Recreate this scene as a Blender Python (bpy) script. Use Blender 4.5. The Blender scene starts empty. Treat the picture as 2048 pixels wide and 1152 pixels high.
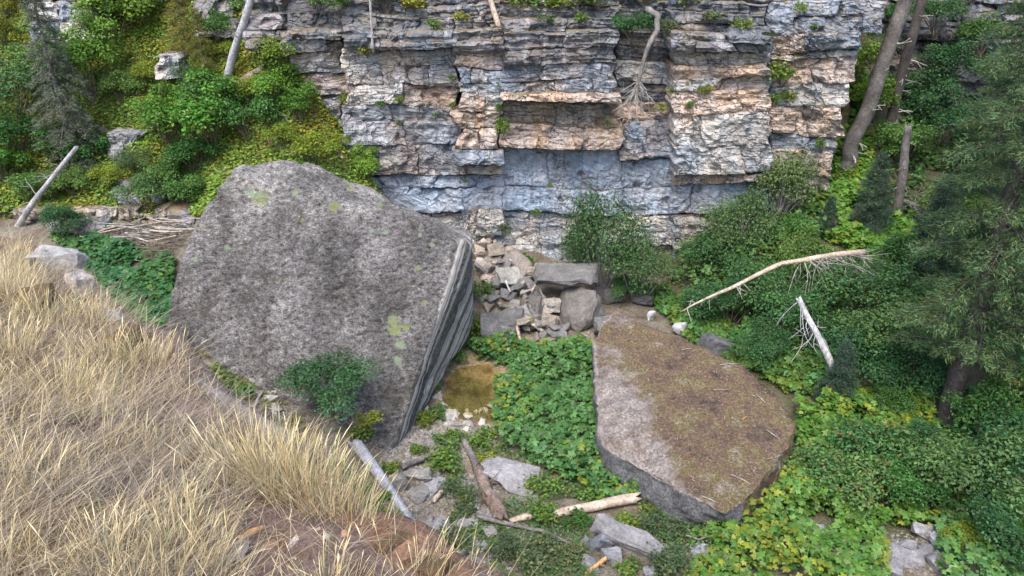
import bpy, bmesh, math, random
import numpy as np
from mathutils import Vector, Matrix

# ------------------------------------------------------------------ camera, sky, sun, exposure
scene = bpy.context.scene
COL = scene.collection
CAMZ, PITCH, F = 11.5, math.radians(25.0), 1577.0          # F in pixels of a 2048 wide frame
cam_d = bpy.data.cameras.new('camera')
cam_d.sensor_width = 36.0
cam_d.lens = 36.0 * F / 2048.0
cam_d.clip_start, cam_d.clip_end = 0.1, 500.0
cam = bpy.data.objects.new('camera', cam_d)
COL.objects.link(cam)
cam.location = (0, 0, CAMZ)
cam.rotation_euler = (math.radians(90) - PITCH, 0, 0)
scene.camera = cam

SUN_EL, SUN_AZ = math.radians(58), math.radians(200)        # azimuth clockwise from +Y (behind the viewer, to the left)
world = bpy.data.worlds.new('World')
scene.world = world
world.use_nodes = True
wn = world.node_tree
sky = wn.nodes.new('ShaderNodeTexSky')
sky.sky_type = 'NISHITA'
sky.sun_disc = False
sky.sun_elevation = SUN_EL
sky.sun_rotation = SUN_AZ
sky.dust_density = 3.0
wn.links.new(sky.outputs[0], wn.nodes['Background'].inputs[0])
wn.nodes['Background'].inputs[1].default_value = 0.15
sun_d = bpy.data.lights.new('sun', 'SUN')
sun_d.energy = 1.5
sun_d.angle = math.radians(35)
sun_d.color = (1.0, 0.93, 0.82)
sun = bpy.data.objects.new('sun', sun_d)
COL.objects.link(sun)
sdir = Vector((math.sin(SUN_AZ) * math.cos(SUN_EL), math.cos(SUN_AZ) * math.cos(SUN_EL), math.sin(SUN_EL)))
sun.rotation_euler = sdir.to_track_quat('Z', 'Y').to_euler()
sun.location = sdir * 60
vs = scene.view_settings
vs.view_transform = 'Standard'
vs.look = 'None'
vs.exposure = 1.42
vs.gamma = 1.0
vs.use_curve_mapping = False
scene.cycles.max_bounces = 5
scene.cycles.transparent_max_bounces = 6
scene.cycles.use_denoising = True

rng = np.random.default_rng(7)
random.seed(7)

# ------------------------------------------------------------------ helpers: rays, noise, meshes
CP, SP = math.cos(PITCH), math.sin(PITCH)
def ray(px, py):
    x = (np.asarray(px, float) - 1024) / F
    u = (576 - np.asarray(py, float)) / F
    return x, CP + u * SP, -SP + u * CP
def at_y(px, py, Y):
    x, y, z = ray(px, py)
    t = Y / y
    return np.stack([x * t, y * t, CAMZ + z * t], -1)
def at_z(px, py, Z):
    x, y, z = ray(px, py)
    t = (Z - CAMZ) / z
    return np.stack([x * t, y * t, CAMZ + z * t], -1)
def to_px(P):
    P = np.asarray(P, float)
    dx, dy, dz = P[..., 0], P[..., 1], P[..., 2] - CAMZ
    f = np.maximum(dy * CP - dz * SP, 0.01)
    u = dy * SP + dz * CP
    return 1024 + F * dx / f, 576 - F * u / f

def _hash(ix, iy, iz, seed):
    h = (ix.astype(np.int64) * 374761393 + iy.astype(np.int64) * 668265263 + iz.astype(np.int64) * 2147483647 + seed * 974711) & 0xffffffff
    h = ((h ^ (h >> 13)) * 1274126177) & 0xffffffff
    h = ((h ^ (h >> 16)) * 2246822519) & 0xffffffff
    return ((h ^ (h >> 15)) & 0xffff) / 65535.0
def vnoise(P, seed=0):
    P = np.asarray(P, float)
    i = np.floor(P); f = P - i
    f = f * f * (3 - 2 * f)
    ix, iy, iz = i[..., 0], i[..., 1], i[..., 2]
    r = 0
    for a in (0, 1):
        for b in (0, 1):
            for c in (0, 1):
                w = (f[..., 0] if a else 1 - f[..., 0]) * (f[..., 1] if b else 1 - f[..., 1]) * (f[..., 2] if c else 1 - f[..., 2])
                r = r + w * _hash(ix + a, iy + b, iz + c, seed)
    return r * 2 - 1
def fbm(P, octaves=4, seed=0, gain=0.5):
    r, a, P = 0, 1.0, np.asarray(P, float)
    for k in range(octaves):
        r = r + a * vnoise(P, seed + k * 17)
        P = P * 2.03 + 11.7
        a *= gain
    return r
def xyz(x, y, z=0.0):
    x, y = np.broadcast_arrays(np.asarray(x, float), np.asarray(y, float))
    return np.stack([x, y, np.broadcast_to(np.asarray(z, float), x.shape)], -1)

def inpoly(px, py, poly):
    px, py = np.asarray(px), np.asarray(py)
    r = np.zeros(px.shape, bool)
    n = len(poly)
    for i in range(n):
        x0, y0 = poly[i]; x1, y1 = poly[(i + 1) % n]
        if y0 == y1: continue
        c = ((y0 > py) != (y1 > py)) & (px < (x1 - x0) * (py - y0) / (y1 - y0) + x0)
        r ^= c
    return r

def mesh_np(name, V, faces, col=None, smooth=False):
    """faces: list of int arrays of shape (m, k); col: per-vertex colour (n,3)"""
    me = bpy.data.meshes.new(name)
    V = np.asarray(V, np.float32)
    me.vertices.add(len(V)); me.vertices.foreach_set('co', V.ravel())
    faces = [np.asarray(f, np.int32) for f in faces if len(f)]
    nl = sum(f.size for f in faces); nf = sum(len(f) for f in faces)
    me.loops.add(nl)
    me.loops.foreach_set('vertex_index', np.concatenate([f.ravel() for f in faces]))
    me.polygons.add(nf)
    tot = np.concatenate([np.full(len(f), f.shape[1], np.int32) for f in faces])
    st = np.concatenate([[0], np.cumsum(tot)[:-1]]).astype(np.int32)
    me.polygons.foreach_set('loop_start', st)
    me.polygons.foreach_set('loop_total', tot)
    me.polygons.foreach_set('use_smooth', np.full(nf, smooth, bool))
    if col is not None:
        a = me.attributes.new('col', 'FLOAT_COLOR', 'POINT')
        c = np.ones((len(V), 4), np.float32); c[:, :3] = col
        a.data.foreach_set('color', c.ravel())
    me.update(calc_edges=True)
    return me

def link(name, me, mat=None, parent=None, label=None, cat=None, group=None, kind=None, loc=None):
    o = bpy.data.objects.new(name, me)
    COL.objects.link(o)
    if mat is not None and not me.materials: me.materials.append(mat)
    if parent is not None: o.parent = parent
    tag(o, label, cat, group, kind)
    if loc is not None: o.location = loc
    return o
def tag(o, label=None, cat=None, group=None, kind=None):
    if label: o['label'] = label
    if cat: o['category'] = cat
    if group: o['group'] = group
    if kind: o['kind'] = kind
def thing(name, label, cat, loc=(0, 0, 0), group=None, rz=0.0):
    o = bpy.data.objects.new(name, None)
    o.empty_display_size = 0.2
    COL.objects.link(o)
    o.location = loc; o.rotation_euler = (0, 0, rz)
    tag(o, label, cat, group)
    return o
def copy_tree(o, parent=None):
    c = o.copy(); COL.objects.link(c)
    if parent is not None: c.parent = parent
    for ch in [k for k in o.children]: copy_tree(ch, c)
    return c

# ------------------------------------------------------------------ materials
def nodes(name):
    m = bpy.data.materials.new(name); m.use_nodes = True
    nt = m.node_tree
    return m, nt, nt.nodes['Principled BSDF'], nt.nodes['Material Output']
def N(nt, typ, **kw):
    n = nt.nodes.new(typ)
    for k, v in kw.items():
        if k.startswith('i_'): n.inputs[k[2:].replace('_', ' ')].default_value = v
        else: setattr(n, k, v)
    return n
def L(nt, a, b): nt.links.new(a, b)
def ramp(nt, fac, stops):
    r = nt.nodes.new('ShaderNodeValToRGB')
    e = r.color_ramp.elements
    while len(e) < len(stops): e.new(0.5)
    for k, (p, c) in enumerate(stops):
        e[k].position = p; e[k].color = (c[0], c[1], c[2], 1) if isinstance(c, (tuple, list)) else (c, c, c, 1)
    L(nt, fac, r.inputs[0])
    return r.outputs[0]
def mix(nt, fac, a, b, mode='MIX'):
    m = nt.nodes.new('ShaderNodeMix'); m.data_type = 'RGBA'; m.blend_type = mode
    for i, v in ((0, fac), (6, a), (7, b)):
        if isinstance(v, (int, float)): m.inputs[i].default_value = v
        elif isinstance(v, tuple): m.inputs[i].default_value = (*v[:3], 1)
        else: L(nt, v, m.inputs[i])
    return m.outputs[2]
def noise(nt, vec, scale, detail=5, rough=0.6):
    n = N(nt, 'ShaderNodeTexNoise'); n.inputs['Scale'].default_value = scale
    n.inputs['Detail'].default_value = detail; n.inputs['Roughness'].default_value = rough
    if vec is not None: L(nt, vec, n.inputs['Vector'])
    return n.outputs[0]
def geo_pos(nt): return N(nt, 'ShaderNodeNewGeometry').outputs['Position']
def scaled(nt, vec, s):
    m = N(nt, 'ShaderNodeMapping'); m.inputs['Scale'].default_value = s
    L(nt, vec, m.inputs['Vector']); return m.outputs[0]
def bump(nt, bs, height, strength, dist):
    b = N(nt, 'ShaderNodeBump'); b.inputs['Strength'].default_value = strength; b.inputs['Distance'].default_value = dist
    L(nt, height, b.inputs['Height']); L(nt, b.outputs[0], bs.inputs['Normal'])
def attr(nt, name='col'):
    a = N(nt, 'ShaderNodeAttribute'); a.attribute_name = name
    return a.outputs['Color']
def up_mask(nt, lo, hi):
    g = N(nt, 'ShaderNodeNewGeometry'); s = N(nt, 'ShaderNodeSeparateXYZ')
    L(nt, g.outputs['Normal'], s.inputs[0])
    return ramp(nt, s.outputs[2], [(lo, 0.0), (hi, 1.0)])

def mat_cliff():
    m, nt, bs, out = nodes('cliff_limestone')
    p = geo_pos(nt)
    c = attr(nt)
    # rain streaks run down the face, stretched along z
    st = noise(nt, scaled(nt, p, (3.4, 0.6, 0.22)), 1.0, 5, 0.62)
    c = mix(nt, ramp(nt, st, [(0.52, 0.0), (0.68, 0.5)]), c, (0.52, 0.52, 0.515))
    st2 = noise(nt, scaled(nt, p, (5.2, 1.0, 0.30)), 1.3, 5, 0.6)
    c = mix(nt, ramp(nt, st2, [(0.55, 0.0), (0.72, 0.6)]), c, (0.10, 0.125, 0.165))
    # fine mottling, dark lichen specks
    mo = noise(nt, p, 5.0, 7, 0.7)
    c = mix(nt, 1.0, c, ramp(nt, mo, [(0.28, 0.50), (0.5, 0.95), (0.72, 1.28)]), 'MULTIPLY')
    sp = noise(nt, p, 16.0, 4, 0.65)
    spm = noise(nt, p, 0.8, 3, 0.6)
    k = mix(nt, 1.0, ramp(nt, sp, [(0.52, 0.0), (0.60, 1.0)]), ramp(nt, spm, [(0.42, 0.0), (0.62, 0.9)]), 'MULTIPLY')
    c = mix(nt, k, c, (0.055, 0.055, 0.06))
    # litter and moss lie on the ledges
    litter = ramp(nt, noise(nt, p, 3.0, 5, 0.7), [(0.35, (0.15, 0.09, 0.055)), (0.52, (0.20, 0.15, 0.09)), (0.64, (0.11, 0.14, 0.035))])
    lk = mix(nt, 1.0, up_mask(nt, 0.80, 0.95), ramp(nt, noise(nt, p, 0.9, 4, 0.6), [(0.40, 0.0), (0.56, 1.0)]), 'MULTIPLY')
    c = mix(nt, lk, c, litter)
    L(nt, c, bs.inputs['Base Color'])
    bs.inputs['Roughness'].default_value = 0.88
    # hairline joints: flat-lying partings and short upright cracks
    wv = N(nt, 'ShaderNodeVectorMath', operation='ADD'); L(nt, scaled(nt, p, (0.55, 0.4, 2.6)), wv.inputs[0])
    nz3 = N(nt, 'ShaderNodeTexNoise'); nz3.inputs['Scale'].default_value = 1.6; nz3.inputs['Detail'].default_value = 4.0; L(nt, p, nz3.inputs['Vector'])
    sc3 = N(nt, 'ShaderNodeVectorMath', operation='SCALE'); sc3.inputs['Scale'].default_value = 0.55; L(nt, nz3.outputs['Color'], sc3.inputs[0]); L(nt, sc3.outputs[0], wv.inputs[1])
    vo = N(nt, 'ShaderNodeTexVoronoi'); vo.feature = 'DISTANCE_TO_EDGE'; vo.inputs['Scale'].default_value = 1.7; L(nt, wv.outputs[0], vo.inputs['Vector'])
    crack = ramp(nt, vo.outputs['Distance'], [(0.0, 0.0), (0.045, 1.0)])
    sl = N(nt, 'ShaderNodeAttribute'); sl.attribute_name = 'slick'
    crack = mix(nt, sl.outputs['Fac'], crack, (1.0, 1.0, 1.0))
    h1 = noise(nt, scaled(nt, p, (1.2, 1.2, 7.0)), 2.0, 7, 0.68)
    h2 = noise(nt, p, 9.0, 6, 0.7)
    hh = mix(nt, 0.5, mix(nt, 0.5, h1, h2), crack)
    bump(nt, bs, hh, 0.85, 0.20)
    return m

def mat_rock(name, tint=(1, 1, 1), speck=0.5, sc=1.0, moss=0.0, bumpd=0.06, mosscol=(0.16, 0.13, 0.03)):
    """grey stone; vertex colour 'col' is the stone's own colour"""
    m, nt, bs, out = nodes(name)
    p = geo_pos(nt)
    c = mix(nt, 1.0, attr(nt), tint, 'MULTIPLY')
    oi = N(nt, 'ShaderNodeObjectInfo')
    v = ramp(nt, oi.outputs['Random'], [(0, 0.78), (1, 1.2)])
    c = mix(nt, 1.0, c, v, 'MULTIPLY')
    mo = noise(nt, p, 2.2 * sc, 8, 0.68)
    c = mix(nt, 1.0, c, ramp(nt, mo, [(0.30, 0.55), (0.5, 0.95), (0.70, 1.35)]), 'MULTIPLY')
    sp = noise(nt, p, 14 * sc, 5, 0.75)
    c = mix(nt, speck, c, ramp(nt, sp, [(0.36, (0.04, 0.04, 0.042)), (0.48, (0.20, 0.195, 0.19)), (0.62, (0.40, 0.39, 0.375))]), 'OVERLAY')
    if moss > 0:
        mm = noise(nt, p, 1.6, 6, 0.7)
        k = mix(nt, 1.0, ramp(nt, mm, [(0.62 - moss * 0.3, 0.0), (0.68 - moss * 0.25, 1.0)]), up_mask(nt, 0.2, 0.7), 'MULTIPLY')
        c = mix(nt, k, c, mosscol)
    L(nt, c, bs.inputs['Base Color'])
    bs.inputs['Roughness'].default_value = 0.9
    h = mix(nt, 0.55, noise(nt, p, 6 * sc, 8, 0.72), noise(nt, p, 24 * sc, 4, 0.7))
    bump(nt, bs, h, 0.9, bumpd)
    return m

def mat_boulder():
    m, nt, bs, out = nodes('boulder_conglomerate')
    p = geo_pos(nt)
    c = attr(nt)
    # beds run obliquely through the block: pitted, finely laminated
    rot = N(nt, 'ShaderNodeMapping'); rot.inputs['Rotation'].default_value = (0.35, 0.25, 0.2); rot.inputs['Scale'].default_value = (1.0, 1.0, 1.7)
    L(nt, p, rot.inputs['Vector'])
    q = rot.outputs[0]
    big = noise(nt, p, 0.55, 6, 0.6)
    c = mix(nt, 1.0, c, ramp(nt, big, [(0.34, 0.62), (0.5, 0.95), (0.66, 1.30)]), 'MULTIPLY')
    vs_ = noise(nt, scaled(nt, p, (1.6, 0.7, 0.25)), 0.9, 5, 0.6)
    c = mix(nt, 1.0, c, ramp(nt, vs_, [(0.38, 0.68), (0.5, 1.0), (0.64, 1.18)]), 'MULTIPLY')
    mid = noise(nt, q, 7.5, 6, 0.74)
    c = mix(nt, 1.0, c, ramp(nt, mid, [(0.37, 0.22), (0.45, 0.76), (0.54, 1.08), (0.63, 1.7)]), 'MULTIPLY')
    fine = noise(nt, q, 20.0, 5, 0.8)
    c = mix(nt, 0.85, c, ramp(nt, fine, [(0.34, 0.25), (0.48, 0.9), (0.62, 2.0)]), 'MULTIPLY')
    # brown algae tint in patches
    br = noise(nt, p, 0.9, 5, 0.65)
    c = mix(nt, ramp(nt, br, [(0.54, 0.0), (0.70, 0.35)]), c, (0.10, 0.09, 0.06))
    # pale green lichen rosettes (where the attribute allows)
    la = N(nt, 'ShaderNodeAttribute'); la.attribute_name = 'lichen'
    ln = noise(nt, p, 9.0, 8, 0.8)
    add = N(nt, 'ShaderNodeMath', operation='ADD'); L(nt, la.outputs['Fac'], add.inputs[0]); L(nt, ln, add.inputs[1])
    lm = ramp(nt, add.outputs[0], [(0.93, 0.0), (0.955, 0.8)])
    c = mix(nt, lm, c, mix(nt, ramp(nt, noise(nt, p, 1.1, 2), [(0.45, 0.0), (0.55, 1.0)]), (0.30, 0.40, 0.27), (0.29, 0.34, 0.13)))
    # white calcite runs: straight bands across the right hand face ('across' is the height above the foot of that face)
    wa = N(nt, 'ShaderNodeAttribute'); wa.attribute_name = 'across'
    wf = N(nt, 'ShaderNodeAttribute'); wf.attribute_name = 'face'
    wob = N(nt, 'ShaderNodeMath', operation='MULTIPLY_ADD'); L(nt, noise(nt, p, 1.1, 4, 0.6), wob.inputs[0]); wob.inputs[1].default_value = 0.05; L(nt, wa.outputs['Fac'], wob.inputs[2])
    n1d = N(nt, 'ShaderNodeTexNoise'); n1d.noise_dimensions = '1D'; n1d.inputs['Scale'].default_value = 9.0; n1d.inputs['Detail'].default_value = 2.0; n1d.inputs['Roughness'].default_value = 0.6
    L(nt, wob.outputs[0], n1d.inputs['W'])
    band = ramp(nt, wa.outputs['Fac'], [(0.0, 0.0), (0.25, 0.0), (0.45, 0.09), (0.85, 0.09), (1.0, 0.03)])
    ad2 = N(nt, 'ShaderNodeMath', operation='ADD'); L(nt, n1d.outputs[0], ad2.inputs[0]); L(nt, band, ad2.inputs[1])
    brk = mix(nt, 1.0, ramp(nt, ad2.outputs[0], [(0.535, 0.0), (0.585, 1.0)]), ramp(nt, noise(nt, scaled(nt, p, (2, 2, 2)), 3.0, 6, 0.7), [(0.30, 0.65), (0.50, 1.0)]), 'MULTIPLY')
    k2 = mix(nt, 1.0, brk, wf.outputs['Color'], 'MULTIPLY')
    c = mix(nt, k2, c, (0.62, 0.61, 0.59))
    L(nt, c, bs.inputs['Base Color'])
    bs.inputs['Roughness'].default_value = 0.92
    h = mix(nt, 0.45, mid, fine)
    bump(nt, bs, h, 1.0, 0.24)
    return m

def mat_slab():
    m, nt, bs, out = nodes('mossy_slab')
    p = geo_pos(nt)
    c = attr(nt)
    mo = noise(nt, p, 3.0, 8, 0.72)
    c = mix(nt, 1.0, c, ramp(nt, mo, [(0.30, 0.5), (0.5, 0.95), (0.70, 1.4)]), 'MULTIPLY')
    fine = noise(nt, p, 17.0, 5, 0.75)
    c = mix(nt, 0.9, c, ramp(nt, fine, [(0.32, 0.35), (0.48, 0.9), (0.66, 1.7)]), 'MULTIPLY')
    # brown and ochre moss with needle litter over most of the top
    ma = N(nt, 'ShaderNodeAttribute'); ma.attribute_name = 'moss'
    n1 = mix(nt, 0.45, noise(nt, p, 1.3, 7, 0.7), noise(nt, p, 7.0, 7, 0.8))
    add = N(nt, 'ShaderNodeMath', operation='ADD'); L(nt, ma.outputs['Fac'], add.inputs[0]); L(nt, n1, add.inputs[1])
    k = ramp(nt, add.outputs[0], [(0.86, 0.0), (1.16, 0.92)])
    mc = ramp(nt, noise(nt, p, 1.7, 8, 0.72), [(0.33, (0.022, 0.017, 0.013)), (0.42, (0.085, 0.056, 0.036)), (0.50, (0.118, 0.076, 0.045)), (0.56, (0.105, 0.088, 0.028)), (0.66, (0.20, 0.165, 0.14))])
    mc = mix(nt, 0.9, mc, ramp(nt, noise(nt, p, 20.0, 5, 0.8), [(0.36, 0.25), (0.5, 0.95), (0.62, 2.0)]), 'MULTIPLY')
    c = mix(nt, k, c, mc)
    L(nt, c, bs.inputs['Base Color'])
    bs.inputs['Roughness'].default_value = 0.95
    bump(nt, bs, mix(nt, 0.5, mo, fine), 1.0, 0.10)
    return m

def mat_ground(name, cols, sc=1.0, bd=0.08):
    m, nt, bs, out = nodes(name)
    p = geo_pos(nt)
    c = ramp(nt, noise(nt, p, 1.4 * sc, 8, 0.7), cols)
    c = mix(nt, 0.8, c, ramp(nt, noise(nt, p, 18 * sc, 5, 0.7), [(0.32, 0.35), (0.5, 0.95), (0.68, 1.6)]), 'MULTIPLY')
    c = mix(nt, 1.0, c, attr(nt), 'MULTIPLY')
    L(nt, c, bs.inputs['Base Color'])
    bs.inputs['Roughness'].default_value = 0.95
    bump(nt, bs, mix(nt, 0.5, noise(nt, p, 5 * sc, 8, 0.7), noise(nt, p, 20 * sc, 4, 0.7)), 1.0, bd)
    return m

def mat_leaf(name, trans=0.38, rough=0.5, hue=0.03, val=0.25):
    m, nt, bs, out = nodes(name)
    c = attr(nt)
    oi = N(nt, 'ShaderNodeObjectInfo')
    h = N(nt, 'ShaderNodeHueSaturation')
    mr = N(nt, 'ShaderNodeMapRange'); mr.inputs['To Min'].default_value = 0.5 - hue; mr.inputs['To Max'].default_value = 0.5 + hue
    L(nt, oi.outputs['Random'], mr.inputs[0]); L(nt, mr.outputs[0], h.inputs['Hue'])
    mv = N(nt, 'ShaderNodeMapRange'); mv.inputs['To Min'].default_value = 1 + val; mv.inputs['To Max'].default_value = 1 - val
    L(nt, oi.outputs['Random'], mv.inputs[0]); L(nt, mv.outputs[0], h.inputs['Value'])
    L(nt, c, h.inputs['Color'])
    L(nt, h.outputs[0], bs.inputs['Base Color'])
    bs.inputs['Roughness'].default_value = rough
    bs.inputs['Specular IOR Level'].default_value = 0.35
    tr = N(nt, 'ShaderNodeBsdfTranslucent'); L(nt, h.outputs[0], tr.inputs['Color'])
    ms = N(nt, 'ShaderNodeMixShader'); ms.inputs[0].default_value = trans
    L(nt, bs.outputs[0], ms.inputs[1]); L(nt, tr.outputs[0], ms.inputs[2]); L(nt, ms.outputs[0], out.inputs[0])
    return m

def mat_wood(name, dark, light, sc=1.0, bd=0.02):
    m, nt, bs, out = nodes(name)
    tc = N(nt, 'ShaderNodeTexCoord').outputs['Object']
    c = ramp(nt, noise(nt, tc, 2.2 * sc, 7, 0.7), [(0.32, dark), (0.66, light)])
    c = mix(nt, 0.85, c, ramp(nt, noise(nt, tc, 16 * sc, 5, 0.7), [(0.32, 0.42), (0.5, 0.95), (0.68, 1.5)]), 'MULTIPLY')
    L(nt, c, bs.inputs['Base Color'])
    bs.inputs['Roughness'].default_value = 0.85
    bump(nt, bs, noise(nt, tc, 14 * sc, 6, 0.7), 0.9, bd)
    return m

M = {}
M['cliff'] = mat_cliff()
M['rock'] = mat_rock('grey_stone')
M['rock_moss'] = mat_rock('mossy_stone', moss=0.8)
M['pale'] = mat_rock('pale_stone', speck=0.25, sc=1.6)
M['rimrock'] = mat_rock('rim_stone', speck=0.3, sc=3.0, bumpd=0.03)
M['rimmoss'] = mat_rock('rim_mossy_stone', speck=0.5, sc=3.0, bumpd=0.03, moss=1.0, mosscol=(0.105, 0.070, 0.030))
M['boulder'] = mat_boulder()
M['slab'] = mat_slab()
M['ground'] = mat_ground('canyon_soil', [(0.30, (0.05, 0.045, 0.03)), (0.45, (0.14, 0.115, 0.085)), (0.56, (0.20, 0.18, 0.15)), (0.66, (0.10, 0.105, 0.04))])
M['rim'] = mat_ground('rim_soil', [(0.30, (0.045, 0.032, 0.028)), (0.44, (0.12, 0.082, 0.068)), (0.55, (0.17, 0.125, 0.105)), (0.66, (0.14, 0.09, 0.05))], 2.2, 0.03)
M['leaf'] = mat_leaf('shrub_leaf')
M['cover'] = mat_leaf('cover_leaf', 0.28, 0.45, 0.0, 0.0)
M['needle'] = mat_leaf('needles', 0.2, 0.6, 0.015, 0.15)
M['grass'] = mat_leaf('dry_grass_blade', 0.3, 0.6, 0.0, 0.0)
M['bark'] = mat_wood('grey_bark', (0.055, 0.05, 0.05), (0.21, 0.195, 0.185), 1.0, 0.03)
M['darkbark'] = mat_wood('dark_bark', (0.025, 0.022, 0.022), (0.085, 0.075, 0.07), 1.0, 0.03)
M['silver'] = mat_wood('silvered_wood', (0.22, 0.225, 0.24), (0.50, 0.50, 0.52), 0.8, 0.008)
M['bluewood'] = mat_wood('blue_grey_wood', (0.13, 0.14, 0.17), (0.33, 0.34, 0.39), 0.8, 0.01)
M['palewood'] = mat_wood('pale_wood', (0.26, 0.20, 0.155), (0.50, 0.42, 0.35), 0.8, 0.01)
M['redwood'] = mat_wood('rotten_red_wood', (0.09, 0.045, 0.03), (0.36, 0.29, 0.25), 3.0, 0.05)
M['orangewood'] = mat_wood('fresh_split_wood', (0.40, 0.20, 0.08), (0.62, 0.38, 0.18), 1.2, 0.01)
M['twig'] = mat_wood('grey_twig', (0.16, 0.15, 0.14), (0.40, 0.38, 0.36), 1.0, 0.004)
M['stem'] = mat_wood('shrub_stem', (0.05, 0.04, 0.03), (0.16, 0.13, 0.10), 1.0, 0.004)
def mat_water():
    m, nt, bs, out = nodes('shallow_pool_water')
    nt.nodes.remove(bs)
    t = N(nt, 'ShaderNodeBsdfTransparent'); t.inputs[0].default_value = (0.90, 0.88, 0.70, 1)
    g = N(nt, 'ShaderNodeBsdfGlossy'); g.inputs['Roughness'].default_value = 0.03
    fr = N(nt, 'ShaderNodeFresnel'); fr.inputs[0].default_value = 1.33
    b = N(nt, 'ShaderNodeBump'); b.inputs['Strength'].default_value = 0.12; b.inputs['Distance'].default_value = 0.02
    L(nt, noise(nt, geo_pos(nt), 6.0, 3), b.inputs['Height']); L(nt, b.outputs[0], g.inputs['Normal']); L(nt, b.outputs[0], fr.inputs['Normal'])
    ms = N(nt, 'ShaderNodeMixShader'); L(nt, fr.outputs[0], ms.inputs[0]); L(nt, t.outputs[0], ms.inputs[1]); L(nt, g.outputs[0], ms.inputs[2])
    L(nt, ms.outputs[0], out.inputs[0])
    return m
M['water'] = mat_water()

# ------------------------------------------------------------------ terrain of the canyon
ctrl = []
def cz(px, py, z): ctrl.append(at_z(px, py, z))
def cy(px, py, Y): ctrl.append(at_y(px, py, Y))
for a in [(780, 930, 0), (900, 1000, 0), (1000, 1150, 0), (1200, 1150, 0), (1400, 1150, .1), (1700, 1150, .3), (2040, 1150, .6), (850, 800, 0), (930, 770, -.05),
          (950, 820, 0), (940, 700, .1), (1100, 850, 0), (1100, 740, .15), (1020, 690, .35), (1100, 670, .4), (1200, 670, .4), (1300, 950, 0), (1500, 1000, .1), (1600, 800, .6),
          (1400, 700, .55), (1650, 900, .3), (1800, 1050, .2)]: cz(*a)
for a in [(1000, 510, 24.3), (1100, 545, 24.2), (1250, 575, 24.0), (1350, 575, 23.6), (960, 560, 23), (1050, 600, 22.3), (1420, 600, 22.5), (1500, 500, 24), (1560, 420, 25), (1650, 400, 25.4),
          (1700, 300, 27), (1720, 200, 29), (1800, 440, 24.5), (1900, 300, 28), (2100, 300, 28), (1900, 600, 20), (1700, 600, 20.5), (1700, 700, 18.5), (1885, 850, 16), (2040, 700, 18), (2100, 450, 24),
          (100, 470, 22.5), (300, 470, 22.5), (350, 440, 24), (50, 430, 24), (250, 560, 20.5), (330, 680, 17.3), (450, 770, 16), (520, 830, 15), (650, 900, 14.5),
          (50, 300, 25.5), (300, 300, 25.5), (500, 300, 25.2), (700, 335, 24.6), (620, 200, 25.6), (300, 150, 28), (50, 150, 28), (300, 0, 30.5), (50, 0, 31), (500, 60, 28), (590, 110, 26.2), (755, 415, 24.1), (680, 270, 24.8),
          (-200, 300, 26), (-300, 0, 32), (-200, 600, 19), (1900, 100, 38), (2200, 100, 38), (1760, 100, 38), (1900, 230, 30.5), (2150, 230, 30.5)]: cy(*a)
for x in (-4, -1, 2, 5, 8, 10): ctrl.append(np.array([x, 27.2, 1.5]))
for x in (-6, 0, 6, 11): ctrl.append(np.array([x, 32.0, 13.0]))
for p in [(-40, 24, 8), (-40, 40, 20), (0, 45, 17), (40, 40, 18), (40, 20, 7), (40, 5, 6), (-10, 5, 1), (0, 5, .3), (10, 5, .6), (20, 10, 1.5), (-40, 5, 3), (20, -10, 3), (0, -10, 3), (-20, -10, 3), (-14, 12, 2), (0, 60, 22), (-30, 60, 26), (30, 60, 26)]:
    ctrl.append(np.array(p, float))
CT = np.array(ctrl)
def _phi(r): return r
_D = np.linalg.norm(CT[:, None, :2] - CT[None, :, :2], axis=-1)
_n = len(CT)
_A = np.zeros((_n + 1, _n + 1)); _A[:_n, :_n] = _phi(_D) - 0.25 * np.eye(_n); _A[_n, :_n] = 1; _A[:_n, _n] = 1
_W = np.linalg.solve(_A, np.concatenate([CT[:, 2], [0]]))
def tz(x, y):
    x, y = np.broadcast_arrays(np.asarray(x, float), np.asarray(y, float))
    sh = x.shape; X, Y = x.ravel(), y.ravel()
    Z = np.empty(X.size)
    for s in range(0, X.size, 40000):
        d = np.hypot(X[s:s + 40000, None] - CT[None, :, 0], Y[s:s + 40000, None] - CT[None, :, 1])
        Z[s:s + 40000] = d @ _W[:_n] + _W[_n]
    P = xyz(X, Y)
    amp = np.clip((np.hypot(X + 1.6, Y - 17.6) - 0.8) / 1.5, 0.05, 1.0)
    slope = np.clip((Z - 2.0) / 2.0, 0, 1)
    Z = Z + amp * (0.10 * fbm(P * 0.7, 4, 3) + slope * 0.30 * fbm(P * 0.45, 4, 9))
    return Z.reshape(sh)
def ground_px(px, py):
    """the point of the ground that the pixel looks at"""
    dx, dy, dz = ray(px, py)
    t = np.arange(11.0, 48.0, 0.08)
    X, Y, Z = dx * t, dy * t, CAMZ + dz * t
    below = Z < tz(X, Y)
    k = int(np.argmax(below)) if below.any() else len(t) - 1
    return np.array([X[k], Y[k], float(tz(X[k], Y[k]))])

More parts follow.
